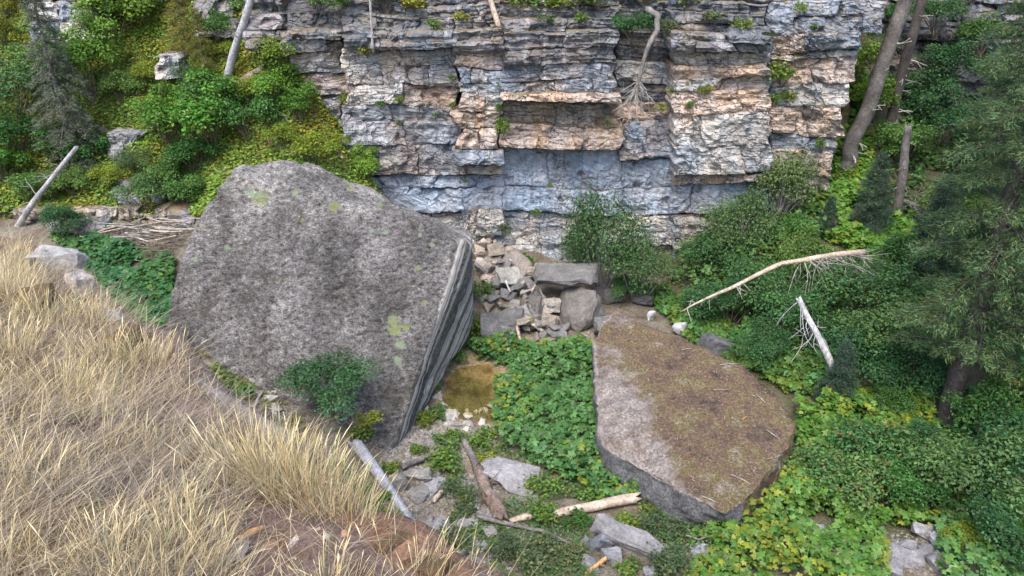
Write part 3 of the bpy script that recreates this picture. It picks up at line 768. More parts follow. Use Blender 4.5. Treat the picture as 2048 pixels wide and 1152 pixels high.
# creek bed in the foreground of the canyon
rock('creek_rock', 798, 978, (.42, .55, .45), (.30, .29, .29), 'upright layered grey rock beside the blue-grey log', rz=.4, sub=2)
rock('creek_rock', 862, 985, (.75, .6, .3), (.36, .37, .40), 'flat pale blue-grey rock in the middle of the creek bed', rz=.6, seed=15)
rock('creek_rock', 838, 962, (.7, .45, .25), (.38, .37, .35), 'flat cream-grey slab above the upright layered rock', rz=.1, seed=16)
rock('creek_rock', 838, 990, (.6, .5, .2), (.35, .34, .33), 'thin grey slab below the cream slab', rz=.9, seed=17)
rock('layered_slab', 1025, 968, (1.35, 1.0, .42), (.33, .33, .35), 'large thinly layered grey slab right of the rotten log', rz=-.35, tilt=(.1, .12), seed=18, up=.05)
rock('layered_slab', 1000, 950, (1.1, .7, .3), (.27, .27, .29), 'darker layered slab tucked under the large layered slab', rz=-.6, seed=19)
rock('long_slab', 1262, 1098, (1.75, .5, .45), (.30, .30, .32), 'long narrow grey slab lying at the bottom beside split wood', rz=-.52, tilt=(.25, .1), seed=44, up=.08)
rock('creek_rock', 1200, 1098, (.5, .32, .5), (.23, .26, .31), 'blue-grey rock leaning on the end of the long slab', rz=.3, seed=45, tilt=(.3, .3))
rock('creek_rock', 1166, 1088, (.3, .25, .22), (.2, .22, .26), 'small dark blue stone left of the leaning rock', seed=46)
rock('creek_rock', 1222, 1125, (.45, .4, .3), (.3, .31, .33), 'round grey rock in front of the long slab', seed=47)
rock('creek_rock', 1180, 1140, (.4, .35, .28), (.27, .28, .3), 'grey rock at the bottom edge beside the orange splinter', seed=48)
rock('creek_rock', 1410, 1112, (.55, .4, .25), (.30, .33, .38), 'flat blue-grey rock behind the orange split log', seed=49)
rock('creek_rock', 925, 1053, (.3, .25, .22), (.28, .28, .3), 'grey stone below the foot of the rotten log', seed=50)
rock('creek_rock', 885, 1048, (.3, .22, .22), (.32, .33, .36), 'pale grey stone left of the rotten log foot', seed=51)
rock('creek_rock', 812, 1045, (.35, .25, .18), (.26, .27, .3), 'thin grey stone under the lower end of the blue-grey log', seed=52)
rock('creek_rock', 1300, 1150, (.3, .3, .2), (.27, .28, .3), 'small grey rock at the bottom edge below the long slab', seed=53)
for i in range(42):
    a, b = 770 + 270 * random.random(), 930 + 190 * random.random()
    s = random.uniform(.12, .3)
    rock('creek_stone', a, b, (s * 1.4, s, s * .5), random.choice([(.34, .33, .33), (.30, .31, .34), (.40, .38, .36)]), 'loose angular stone in the grey gravel of the creek bed', group='loose stones of the creek bed', rz=i, sub=1, mat='pale')
for i, (a, b, s) in enumerate([(500, 740, .35), (520, 765, .4), (490, 725, .25), (535, 775, .3), (540, 800, .3), (515, 790, .25), (550, 820, .3), (470, 730, .25), (480, 745, .22), (505, 755, .2), (528, 745, .2), (545, 790, .22)]):
    rock('talus_rock', a, b, (s * 1.4, s, s * .5), (.36, .35, .34), 'pale flat stone on the ground under the giant boulder', mat='pale', group='flat stones under the giant boulder', rz=i, sub=1)
# right bank
rock('white_rock', 1360, 668, (.62, .4, .42), (.60, .62, .64), 'white angular rock behind the upper edge of the mossy boulder', mat='pale', seed=61)
rock('white_rock', 1302, 640, (.3, .25, .35), (.58, .6, .62), 'small white rock left of the larger white one', mat='pale', seed=62)
rock('dark_rock', 1425, 705, (1.1, .9, .8), (.16, .165, .19), 'dark rounded rock in the leaves behind the mossy boulder', seed=63)
rock('dark_rock', 1285, 612, (.7, .5, .5), G3, 'dark stone in the shade below the willow bush', seed=64)
for i, (a, b, s) in enumerate([(1750, 1068, .35), (1842, 1068, .4), (1775, 1110, .4), (1800, 1125, .5), (1830, 1130, .35), (1780, 1145, .5), (1620, 1070, .4), (1880, 1090, .4), (1755, 1090, .25), (1815, 1100, .3), (1850, 1110, .3), (1870, 1130, .35)]):
    rock('creek_rock', a, b, (s * 1.4, s, s * .7), (.33, .33, .36), 'grey stone in the gap between the leafy plants at the bottom right', group='stones at the bottom right', rz=i, sub=1)
rock('grey_rock', 2040, 760, (.9, .7, .6), (.36, .36, .4), 'grey rock at the right frame edge behind the tall conifer', seed=65)

# gravel (uncountable)
def gravel(name, regions, n, smin, smax, cols, kind='stuff'):
    r = np.random.default_rng(len(name) + n)
    Vs, Fs, Cs = [], [], []; k0 = 0
    tet = np.array([[1, .1, -.3], [-.4, .9, -.3], [-.6, -.8, -.3], [.2, .1, .6], [.5, -.6, .35]])
    tf = np.array([[0, 1, 3], [1, 2, 3], [2, 4, 3], [4, 0, 3], [2, 0, 4]])
    pts = []
    for poly, frac in regions:
        q = np.array([ground_px(*p) for p in poly])
        lo, hi = q.min(0), q.max(0)
        m = int(n * frac * 3)
        X, Y = r.uniform(lo[0], hi[0], m), r.uniform(lo[1], hi[1], m)
        Z = tz(X, Y); P = np.stack([X, Y, Z], -1)
        a, b = to_px(P)
        P = P[inpoly(a, b, poly)][:int(n * frac)]
        pts.append(P)
    P = np.concatenate(pts)
    m = len(P)
    s = r.uniform(0, 1, m) ** 2 * (smax - smin) + smin
    ang = r.uniform(0, 2 * np.pi, m)
    base = tet[None] * s[:, None, None] * r.uniform(.6, 1.3, (m, 5, 3))
    X = base[..., 0] * np.cos(ang)[:, None] - base[..., 1] * np.sin(ang)[:, None]
    Y = base[..., 0] * np.sin(ang)[:, None] + base[..., 1] * np.cos(ang)[:, None]
    Vv = np.stack([X, Y, base[..., 2]], -1) + P[:, None]
    Ff = tf[None] + (np.arange(m) * 5)[:, None, None]
    C = np.array(cols)[r.integers(0, len(cols), m)] * r.uniform(.7, 1.25, (m, 1))
    return link(name, mesh_np(name, Vv.reshape(-1, 3), [Ff.reshape(-1, 3)], np.repeat(C, 5, 0)), M['pale'], label='loose grey and buff gravel between the rocks of the canyon floor', cat='gravel', kind=kind)
gravel('creek_gravel', [([(755, 925), (850, 830), (990, 850), (990, 895), (900, 930), (800, 960)], .42), ([(770, 940), (1060, 920), (1110, 1020), (1010, 1150), (850, 1080)], .36), ([(440, 720), (520, 720), (600, 860), (520, 860)], .06),
                       ([(1030, 660), (1200, 660), (1180, 700), (980, 700)], .06), ([(1720, 1060), (1900, 1060), (1880, 1150), (1740, 1150)], .05), ([(1300, 1000), (1420, 1010), (1420, 1080), (1300, 1060)], .05)], 5200, .018, .085, [(.42, .40, .38), (.34, .34, .36), (.28, .27, .27), (.48, .46, .43)])

# ------------------------------------------------------------------ wood: logs, poles, snags
def tube_mesh(pts, rad, sides=9, rough=0.08, seed=0, cap=True, sub=4, jag=0.0):
    pts = np.array(pts, float); rad = np.array(rad, float)
    if sub > 1:
        n0 = len(pts); s = np.linspace(0, n0 - 1, (n0 - 1) * sub + 1)
        i = np.clip(s.astype(int), 0, n0 - 2); f = (s - i)[:, None]
        p_1 = pts[np.maximum(i - 1, 0)]; p0 = pts[i]; p1 = pts[i + 1]; p2 = pts[np.minimum(i + 2, n0 - 1)]
        P = 0.5 * ((2 * p0) + (-p_1 + p1) * f + (2 * p_1 - 5 * p0 + 4 * p1 - p2) * f ** 2 + (-p_1 + 3 * p0 - 3 * p1 + p2) * f ** 3)
        R = rad[i] * (1 - f[:, 0]) + rad[i + 1] * f[:, 0]
    else: P, R = pts, rad
    Tn = np.gradient(P, axis=0); Tn /= np.linalg.norm(Tn, axis=1, keepdims=True) + 1e-9
    ref = np.array([0, 0, 1.0]) if abs(Tn[0][2]) < .8 else np.array([1.0, 0, 0])
    A = np.cross(Tn, ref); A /= np.linalg.norm(A, axis=1, keepdims=True) + 1e-9
    B = np.cross(Tn, A)
    th = np.linspace(0, 2 * np.pi, sides, endpoint=False)
    ringv = A[:, None] * np.cos(th)[None, :, None] + B[:, None] * np.sin(th)[None, :, None]
    nz = 1 + rough * vnoise(np.stack(np.broadcast_arrays(np.arange(len(P))[:, None] * .6, np.cos(th)[None] * 1.7 + 5, np.sin(th)[None] * 1.7 + seed), -1), seed)
    Vv = P[:, None] + ringv * (R[:, None] * nz)[..., None]
    if jag:
        rj = np.random.default_rng(seed + 5)
        Vv[0] -= Tn[0] * (R[0] * jag * rj.uniform(-.3, 1.4, (sides, 1))); Vv[-1] += Tn[-1] * (R[-1] * jag * rj.uniform(-.3, 1.4, (sides, 1)))
    n = len(P)
    idx = np.arange(n * sides).reshape(n, sides)
    FQ = np.stack([idx[:-1], np.roll(idx[:-1], -1, 1), np.roll(idx[1:], -1, 1), idx[1:]], -1).reshape(-1, 4)
    Vv = Vv.reshape(-1, 3)
    c0 = len(Vv); Vv = np.vstack([Vv, P[0], P[-1]])
    F3 = np.concatenate([np.stack([np.roll(idx[0], -1), idx[0], np.full(sides, c0)], -1), np.stack([idx[-1], np.roll(idx[-1], -1), np.full(sides, c0 + 1)], -1)])
    return Vv, [FQ, F3]
def tube(name, pts, rad, mat, parent=None, origin=None, **k):
    V, Fs = tube_mesh(pts, rad, **k)
    o = np.zeros(3) if origin is None else np.array(origin)
    return link(name, mesh_np(name, V - o, Fs, smooth=True), M[mat], parent)
def dead_log(name, pts, r0, r1, mat, label, branches=0, blen=0.5, bdir=None, seed=1, cat='log', bmat=None, group=None, kids='branch', bspan=(0.15, 0.95), rough=.1):
    rnd = random.Random(seed)
    pts = [np.array(p) for p in pts]
    e = thing(name, label, cat, tuple(pts[0]), group)
    n = len(pts)
    # a slightly crooked axis
    q = []
    for i in range(n - 1):
        for s in (0, .5):
            p = pts[i] + (pts[i + 1] - pts[i]) * s
            if 0 < i + s: p = p + np.array([rnd.gauss(0, 1), rnd.gauss(0, 1), rnd.gauss(0, 1)]) * r0 * .12
            q.append(p)
    q.append(pts[-1])
    tt = np.linspace(0, 1, len(q))
    rads = r0 + (r1 - r0) * tt
    tube('trunk', q, rads, mat, e, pts[0], sides=13, rough=rough * 1.5, seed=seed, jag=1.0)
    for k in range(branches):
        s = rnd.uniform(*bspan); i = min(int(s * (len(q) - 1)), len(q) - 2); f = s * (len(q) - 1) - i
        b0 = q[i] + (q[i + 1] - q[i]) * f
        d = np.array(bdir) if bdir is not None else np.array([0, 0, .3])
        d = d + np.array([rnd.gauss(0, .45), rnd.gauss(0, .45), rnd.gauss(0, .35)])
        d /= np.linalg.norm(d) + 1e-6
        l = blen * rnd.uniform(.4, 1.2); rr = max(.013, (r0 + (r1 - r0) * s) * rnd.uniform(.10, .2))
        P = [b0]; 
        for j in range(4):
            d = d + np.array([rnd.gauss(0, .22), rnd.gauss(0, .22), rnd.gauss(0, .15)]); d /= np.linalg.norm(d)
            P.append(P[-1] + d * l / 4)
        tube(kids, P, np.linspace(rr, rr * .35, 5), bmat or mat, e, pts[0], sides=5, rough=.05, seed=k, sub=2)
        if rnd.random() < .6:
            d2 = d + np.array([rnd.gauss(0, .6), rnd.gauss(0, .6), rnd.gauss(0, .3)]); d2 /= np.linalg.norm(d2)
            P2 = [P[2], P[2] + d2 * l * .25, P[2] + d2 * l * .45 + np.array([0, 0, rnd.gauss(0, .03)])]
            tube(kids, P2, np.linspace(rr * .6, rr * .25, 3), bmat or mat, e, pts[0], sides=4, rough=.05, seed=k, sub=2)
    return e
def gp(px, py, up=0.0):
    p = ground_px(px, py).copy(); p[2] += up
    return p
dead_log('fallen_log', [gp(835, 1068, .06), gp(775, 985, .12), at_y(712, 888, gp(712, 900)[1] - .2)], .085, .14, 'bluewood', 'blue-grey weathered log pointing at the foot of the giant boulder', 2, .12, seed=3)
dead_log('fallen_log', [gp(928, 890, .14), gp(955, 945, .14)], .07, .10, 'bark', 'upper grey piece of the broken log among leaves', 0, seed=4)
dead_log('fallen_log', [gp(958, 955, .16), gp(980, 1000, .16), gp(1000, 1043, .12)], .12, .165, 'redwood', 'rotten splintered red-brown log in the creek bed', 14, .45, (0.25, -.9, .12), seed=5, bmat='redwood', kids='splinter', rough=.12)
dead_log('fallen_pole', [gp(955, 1042, .12), gp(1030, 1060, .1), gp(1090, 1075, .1), gp(1155, 1098, .06)], .055, .025, 'bark', 'thin crooked grey pole below the rotten log', 3, .3, seed=6, cat='pole')
dead_log('fallen_log', [gp(1108, 1038, .12), gp(1190, 1025, .14), gp(1268, 1008, .16)], .095, .12, 'palewood', 'pale barkless log below the central leafy patch', 0, seed=7, rough=.06)
dead_log('fallen_log', [gp(1022, 1050, .1), gp(1055, 1043, .12)], .05, .085, 'palewood', 'short pale stub of wood left of the pale log', 0, seed=8)
dead_log('fallen_log', [gp(1305, 1000, .22), gp(1335, 995, .25)], .09, .10, 'palewood', 'broken pink-brown log end poking from leaves under the mossy boulder', 0, seed=9)
dead_log('split_log', [gp(1380, 1140, .08), gp(1412, 1128, .12), gp(1447, 1116, .12)], .05, .075, 'orangewood', 'bright orange split log near the bottom edge', 2, .2, (1, 0, 0), seed=10, kids='splinter', cat='log')
dead_log('split_log', [gp(1172, 1158, .08), gp(1216, 1128, .15)], .035, .045, 'orangewood', 'orange splinter of wood at the bottom edge left of the long slab', 1, .15, (1, 0, 0), seed=11, kids='splinter')
dead_log('fallen_log', [gp(806, 942, .12), gp(840, 930, .13), gp(877, 915, .1)], .07, .05, 'bark', 'short forked grey log on the gravel', 1, .4, (-1, -.1, 0), seed=12)
dead_log('fallen_log', [gp(868, 1010, .08), gp(890, 985, .1)], .05, .06, 'palewood', 'stubby tan wood chunk on the creek gravel', 0, seed=13)
dead_log('fallen_branch', [gp(1340, 1020, .2), gp(1365, 1065, .1)], .025, .015, 'bark', 'thin dark stick in the leaves under the mossy boulder', 1, .3, seed=14, cat='stick')
dead_log('fallen_branch', [gp(1370, 1090, .25), gp(1395, 1098, .25), gp(1418, 1092, .25)], .02, .014, 'bark', 'curved dark stick above the flat blue-grey rock', 0, seed=15, cat='stick')
dead_log('fallen_pole', [gp(1008, 582, .5), gp(1020, 606, .35)], .035, .03, 'silver', 'short white stick under the thin square slab', 0, seed=61, cat='stick')
dead_log('fallen_pole', [gp(1062, 606, .35), gp(1088, 578, .6)], .04, .035, 'palewood', 'pale stick leaning up against the pointed slab', 0, seed=62, cat='stick')
dead_log('fallen_pole', [gp(1073, 592, .5), gp(1086, 618, .4)], .035, .03, 'silver', 'white stick crossing below the pointed slab', 0, seed=63, cat='stick')
dead_log('fallen_pole', [gp(1031, 664, .5), gp(1040, 690, .15)], .05, .04, 'palewood', 'orange-tan stake standing beside the mossy rubble stone', 0, seed=64, cat='stick')
# right bank
kx = gp(1570, 545, 1.0)
K0, K1, K2 = at_y(1365, 622, 19.6), at_y(1565, 527, 20.0), at_y(1728, 504, 20.6)
dead_log('broken_trunk', [K1, (K1 + K2) / 2 + np.array([0, 0, .04]), K2], .065, .085, 'palewood', 'upper half of the snapped pale trunk propped above the right bank shrubs', 60, 1.3, (0.75, -.35, -.62), seed=16, bmat='twig', cat='trunk')
dead_log('broken_trunk', [K1 + np.array([-.02, 0, .01]), (K0 + K1) / 2, at_y(1410, 598, 19.65), K0], .065, .018, 'palewood', 'tapering lower half of the snapped pale trunk pointing at the white rocks', 12, .5, (0.3, -.1, -.5), seed=17, bmat='twig', cat='trunk')
W0, W1 = at_y(1668, 738, 16.6), at_y(1598, 598, 17.4)
dead_log('bare_trunk', [W0, (W0 + W1) / 2, W1], .095, .065, 'silver', 'smooth white bare trunk leaning in the dark shrubs right of centre', 12, 1.0, (-.35, -.1, -.9), seed=18, cat='trunk', rough=.03, bspan=(.45, .98), bmat='silver')
S0_, S1_ = gp(1792, 445), at_y(1816, 255, 24.3)
dead_log('dead_snag', [S0_ - np.array([0, 0, .2]), (S0_ + S1_) / 2, S1_], .17, .11, 'bark', 'short broken grey snag standing right of the leaning trunks', 9, .5, (0, -.3, -.5), seed=19, cat='snag', bmat='twig')
T0, T1 = gp(1690, 335), at_y(1832, -60, 26.0)
dead_log('leaning_tree', [T0 - np.array([0, 0, .3]), T0 + (T1 - T0) * .12, T0 + (T1 - T0) * .5, T1], .28, .21, 'bark', 'thick grey trunk leaning right in front of the rock bluff', 14, .6, (.3, -.4, 0), seed=20, cat='tree trunk', bmat='twig', rough=.05)
T0, T1 = gp(1772, 275), at_y(1858, -60, 28.0)
dead_log('leaning_tree', [T0 - np.array([0, 0, .3]), T0 + (T1 - T0) * .4, T1], .18, .15, 'darkbark', 'thinner dark trunk leaning behind the thick leaning trunk', 16, .7, (.5, -.4, -.3), seed=21, cat='tree trunk', bmat='twig', rough=.05)
dead_log('fallen_log', [at_y(1985, 530, 20.5), at_y(2060, 565, 19.8)], .10, .13, 'silver', 'white fallen log at the right frame edge', 2, .5, (0, 0, -.5), seed=22)
dead_log('fallen_log', [gp(1800, 420, .3), gp(1850, 440, .3)], .07, .09, 'bark', 'dark dead log in the brush at the foot of the broken snag', 16, .9, (-.4, -.2, .35), seed=23, bmat='twig')
# left slope
a = gp(28, 452); b = at_y(152, 296, 22.2)
dead_log('leaning_pole', [a - np.array([0, 0, .2]), (a + b) / 2, b], .10, .055, 'silver', 'pale dead pole leaning right at the left edge of the canyon', 7, .7, (-.8, -.2, .2), seed=24, cat='pole', bmat='twig')
a = gp(452, 160); b = at_y(508, -30, 26.2)
dead_log('dead_tree', [a - np.array([0, 0, .1]), (a + b) / 2, b], .14, .10, 'silver', 'silver dead trunk standing at the top of the left slope', 6, .5, (0, -.4, .2), seed=25, cat='trunk', bmat='twig')
dead_log('fallen_log', [gp(468, 180, .12), gp(525, 147, .12)], .12, .13, 'redwood', 'short rotten log lying beside the foot of the silver trunk', 3, .25, seed=26)
dead_log('fallen_branch', [gp(253, 308, .2), gp(322, 265, .25)], .05, .03, 'twig', 'thin pale dead branch lying in the yellow plants', 3, .4, seed=27, cat='branch')
dead_log('fallen_branch', [gp(548, 268, .15), gp(592, 250, .2)], .03, .015, 'twig', 'small bleached branch on the right part of the green slope', 4, .4, seed=28, cat='branch')
a = at_y(746, 102, 24.6); b = at_y(739, -20, 24.7)
dead_log('dead_pole', [a, b], .04, .035, 'twig', 'slender straight grey pole standing on the upper ledge at left', 2, .2, seed=29, cat='pole')
a = at_y(997, 52, 25.0); b = at_y(975, -20, 25.3)
dead_log('dead_pole', [a, b], .09, .075, 'palewood', 'pale pole standing at the cliff top above the crack', 1, .3, seed=30, cat='pole')
# the curved dead tree that hangs over the cliff with its dry crown below
pts = [at_y(1296, 18, 25.2), at_y(1315, 32, 24.7), at_y(1313, 62, 24.35), at_y(1296, 92, 24.25), at_y(1287, 120, 24.25), at_y(1276, 170, 24.25), at_y(1270, 200, 24.3)]
dead_log('hanging_tree', pts, .10, .045, 'bark', 'dead crooked tree hanging upside down over the cliff edge', 34, 1.15, (0, -.15, -.75), seed=31, cat='dead tree', bmat='twig', bspan=(.80, 1.0))
# driftwood on the left bank: sticks one can pick out, and the tangle below them
rnd = random.Random(5)
for i in range(26):
    px, py = rnd.uniform(185, 370), rnd.uniform(455, 492)
    p = gp(px, py, rnd.uniform(.08, .3)); ang = rnd.gauss(0, .35); l = rnd.uniform(.6, 1.7)
    d = np.array([math.cos(ang), math.sin(ang) * .6, rnd.gauss(0, .08)]) * l / 2
    r_ = rnd.uniform(.018, .04)
    o = tube('driftwood_stick', [p - d, p + np.array([0, 0, rnd.gauss(0, .04)]), p + d], [r_, r_ * .9, r_ * .6], rnd.choice(['twig', 'palewood', 'twig']), None, p, sides=6, seed=i)
    o.location = p
    tag(o, 'bleached stick in the driftwood jam on the left bank', 'stick', 'driftwood sticks on the left bank')
def stick_mass(name, poly, n, lmin, lmax, r_, label, hmax=.2, col=(0.4, .36, .31)):
    r = np.random.default_rng(n)
    q = np.array([ground_px(*p) for p in poly]); lo, hi = q.min(0), q.max(0)
    X, Y = r.uniform(lo[0], hi[0], n * 4), r.uniform(lo[1], hi[1], n * 4)
    P = np.stack([X, Y, tz(X, Y)], -1); a, b = to_px(P); P = P[inpoly(a, b, poly)][:n]; n = len(P)
    P[:, 2] += r.uniform(.01, hmax, n)
    ang = r.normal(0, .7, n); l = r.uniform(lmin, lmax, n)
    D = np.stack([np.cos(ang), np.sin(ang), r.normal(0, .18, n)], -1) * l[:, None] / 2
    S = np.stack([-np.sin(ang), np.cos(ang), np.zeros(n)], -1) * r_
    Uv = np.array([0, 0, r_])
    Vv = np.stack([P - D + S, P - D - S * .5 + Uv, P - D - S * .5 - Uv, P + D + S * .5, P + D + Uv * .6, P + D - Uv * .6], 1)
    Ff = np.array([[0, 1, 4, 3], [1, 2, 5, 4], [2, 0, 3, 5]])[None] + (np.arange(n) * 6)[:, None, None]
    C = np.array(col) * r.uniform(.5, 1.3, (n, 1))
    link(name, mesh_np(name, Vv.reshape(-1, 3), [Ff.reshape(-1, 4)], np.repeat(C, 6, 0)), M['pale'], label=label, cat='driftwood', kind='stuff')
stick_mass('driftwood_tangle', [(175, 450), (375, 455), (370, 500), (240, 500)], 380, .3, 1.0, .012, 'tangle of small bleached sticks on the left bank')
stick_mass('twig_tangle', [(285, 500), (345, 495), (340, 540), (290, 535)], 120, .3, .7, .010, 'small heap of dry twigs in the plants left of the giant boulder', .3, (.3, .25, .2))

# ------------------------------------------------------------------ foliage
OVAL = (np.array([[0, 0, 0], [.5, .30, .07], [1, 0, -.05], [.5, -.30, .07]]), [np.array([[0, 1, 2], [0, 2, 3]])])
_lob = [(0, 0, 0)]
for k, (r_, a_) in enumerate([(.45, -150), (.72, -115), (.55, -88), (.95, -52), (.62, -28), (1.05, 0), (.62, 28), (.95, 52), (.55, 88), (.72, 115), (.45, 150)]):
    _lob.append((r_ * .62 * math.cos(math.radians(a_)), r_ * .62 * math.sin(math.radians(a_)), -.10 * r_ * r_))
LOBED = (np.array(_lob), [np.array([[0, i, i + 1] for i in range(1, 11)])])
NEEDLE = (np.array([[0, .5, 0], [0, -.5, 0], [1, 0, -.05]]), [np.array([[0, 1, 2]])])
def leaves(C, Nrm, size, tmpl, cols, r, spin=None):
    n = len(C)
    Nrm = Nrm / (np.linalg.norm(Nrm, axis=1, keepdims=True) + 1e-9)
    t = r.normal(size=(n, 3)) if spin is None else spin
    t = t - (t * Nrm).sum(1, keepdims=True) * Nrm
    t /= np.linalg.norm(t, axis=1, keepdims=True) + 1e-9
    b = np.cross(Nrm, t)
    tv, tf = tmpl
    k = len(tv)
    size = np.asarray(size)
    s = size if size.ndim == 2 else np.stack([size, size, size], -1)
    Vv = C[:, None] + tv[None, :, 0:1] * (t * s[:, 0:1])[:, None] + tv[None, :, 1:2] * (b * s[:, 1:2])[:, None] + tv[None, :, 2:3] * (Nrm * s[:, 2:3])[:, None]
    Fs = [(f[None] + (np.arange(n) * k)[:, None, None]).reshape(-1, f.shape[1]) for f in tf]
    return Vv.reshape(-1, 3), Fs, np.repeat(cols, k, 0)
def jitcol(base, n, r, dv=.25, dh=.12, accent=None, pa=0.0):
    c = np.tile(np.array(base, float), (n, 1)) * (1 + dv * r.normal(size=(n, 1)).clip(-2, 2))
    c[:, 0] *= 1 + dh * r.normal(size=n); c[:, 2] *= 1 + dh * r.normal(size=n)
    if accent is not None and pa > 0:
        k = r.random(n) < pa; c[k] = np.array(accent) * r.uniform(.6, 1.2, (k.sum(), 1))
    return np.clip(c, .004, .8)

GREEN, BRIGHT, LIME, DARK, DULL, YELL, OLIVE = (.075, .172, .038), (.10, .23, .030), (.15, .215, .022), (.064, .162, .054), (.090, .150, .062), (.26, .23, .02), (.085, .105, .035)
def shrub_proto(seed, color, leaf=.07, n=3200, rad=(1, 1, .9), clumps=16, stems=9, accent=None, pa=0.0, tmpl=OVAL, loose=1.0, twigs=0):
    """a unit-ish shrub standing on its base: returns (stem mesh, foliage mesh)"""
    r = np.random.default_rng(seed)
    rad = np.array(rad)
    cc = []
    for i in range(clumps):
        th, u = r.uniform(0, 2 * np.pi), r.uniform(-.25, 1)
        q = np.array([math.cos(th) * math.sqrt(max(0, 1 - u * u)), math.sin(th) * math.sqrt(max(0, 1 - u * u)), u]) * r.uniform(.35, .95)
        cc.append(q * rad + np.array([0, 0, rad[2] * .95]))
    cc = np.array(cc); cr = r.uniform(.22, .46, clumps) * rad.mean()
    w = cr ** 2; w /= w.sum()
    ci = r.choice(clumps, n, p=w)
    d = r.normal(size=(n, 3)); d /= np.linalg.norm(d, axis=1, keepdims=True)
    d[:, 2] = np.where(d[:, 2] < -.4, -d[:, 2], d[:, 2])
    rr = r.uniform(.45, 1.08, n) ** .6
    P = cc[ci] + d * (cr[ci] * rr)[:, None] * np.array([1, 1, .75]) + r.normal(size=(n, 3)) * .05 * loose
    P[:, 2] = np.maximum(P[:, 2], .03)
    nr = d * .7 + np.array([0, 0, .8]) + .45 * r.normal(size=(n, 3))
    clv = r.uniform(.75, 1.25, clumps)[ci][:, None]
    cols = jitcol(color, n, r, .22, .12, accent, pa) * clv
    Vv, Fs, Cc = leaves(P, nr, r.uniform(.6, 1.25, n) * leaf, tmpl, cols, r)
    fol = mesh_np('foliage', Vv, Fs, Cc)
    Vs, Fq, Ft, k0 = [], [], [], 0
    pick = list(r.choice(clumps, min(stems, clumps), replace=False))
    for i, j in enumerate(pick + [None] * twigs):
        if j is not None: tip = cc[j]
        else:
            tip = cc[r.integers(clumps)] + r.normal(size=3) * .35 * rad
        b0 = np.array([r.normal() * .06, r.normal() * .06, -.12])
        mid = b0 * .5 + tip * .5 + np.array([0, 0, .12 * rad[2]]) + r.normal(size=3) * .05
        r0 = .022 if j is not None else .012
        v, (q4, q3) = tube_mesh([b0, mid, tip], [r0, r0 * .75, r0 * .35], sides=5, sub=2, seed=i)
        Vs.append(v); Fq.append(q4 + k0); Ft.append(q3 + k0); k0 += len(v)
    st = mesh_np('stem', np.vstack(Vs), [np.vstack(Fq), np.vstack(Ft)])
    return st, fol
SH = {}
SH['green'] = [shrub_proto(201 + i, GREEN, .085, 3600, (1, .9, .85), 18) for i in range(2)]
SH['bright'] = [shrub_proto(211 + i, BRIGHT, .10, 3600, (1, .9, .95), 18, accent=(.16, .24, .03), pa=.2) for i in range(2)]
SH['lime'] = [shrub_proto(221 + i, LIME, .085, 2600, (1, .9, .7), 14, accent=(.25, .24, .03), pa=.15) for i in range(2)]
SH['dark'] = [shrub_proto(231 + i, DARK, .085, 4200, (1.1, 1, .9), 20, accent=(.07, .14, .035), pa=.25) for i in range(3)]
SH['dull'] = [shrub_proto(241 + i, DULL, .06, 3600, (1, .9, .7), 20, accent=(.10, .14, .05), pa=.2, loose=1.6) for i in range(2)]
SH['yellow'] = [shrub_proto(251, YELL, .08, 2400, (1, .8, .8), 12, accent=(.12, .18, .02), pa=.35)]
SH['willow'] = [shrub_proto(261 + i, (.075, .150, .052), .085, 5200, (1.1, 1, 1.0), 26, stems=10, accent=(.13, .20, .07), pa=.3, loose=2.2, twigs=16) for i in range(2)]
SH['berry'] = [shrub_proto(271 + i, (.085, .185, .055), .11, 2200, (1.1, 1, .7), 18, accent=(.26, .15, .06), pa=.05, loose=1.6) for i in range(2)]
for _k, _c, _a in (('low_green', (.075, .165, .036), (.15, .22, .03)), ('low_dull', (.085, .135, .060), (.16, .18, .07)), ('low_lime', (.15, .22, .03), (.26, .24, .03))):
    SH[_k] = [shrub_proto(281 + i + len(_k), _c, .24 if _k != 'low_dull' else .17, 420 if _k != 'low_dull' else 700, (1, .9, .55), 15, stems=9, accent=_a, pa=.3, loose=2.6) for i in range(3)]
M_STEM = {'willow': 'twig'}
shrub_count = [0]
def shrub(kind, px, py, s, label, h=1.0, sink=0.05, pos=None, group=None, name='shrub', cat='shrub'):
    st, fo = SH[kind][shrub_count[0] % len(SH[kind])]
    shrub_count[0] += 1
    p = ground_px(px, py) if pos is None else np.array(pos)
    e = thing(name, label, cat, (p[0], p[1], p[2] - sink), group, rz=shrub_count[0] * 2.4)
    e.scale = (s, s, s * h)
    link('stem', st, M[M_STEM.get(kind, 'stem')], e)
    link('foliage', fo, M['leaf'], e)
    return e
# left slope
shrub('bright', 235, 92, 1.35, 'big bright green shrub at the top of the left slope, cut by the frame edge')
shrub('green', 300, 55, 1.0, 'mid green shrub right of the big bright shrub at the top edge')
shrub('bright', 195, 210, 1.2, 'upright bright green shrub just right of the grey-green conifer', h=1.3)
shrub('green', 250, 215, .85, 'smaller dark green shrub beside the upright bright shrub')
shrub('dark', 35, 250, 1.5, 'dark green shrub at the left edge below the yellow leaves')
shrub('yellow', 18, 105, .9, 'yellow-leaved shrub at the left frame edge')
shrub('yellow', 15, 45, .8, 'yellow-green shrub above the yellow one at the left edge')
shrub('green', 50, 330, 1.2, 'green shrub low on the slope left of the leaning pole')
shrub('bright', 15, 370, .8, 'light green shrub at the left edge above the dry grass')
shrub('green', 120, 330, .9, 'green shrub directly under the grey-green conifer')
shrub('bright', 345, 300, 1.1, 'large round green shrub in the middle of the left slope')
shrub('bright', 430, 310, 1.3, 'broad bright green shrub directly above the giant boulder crest', h=1.1)
shrub('green', 505, 290, 1.1, 'green shrub right of the broad bright one above the boulder', h=1.1)
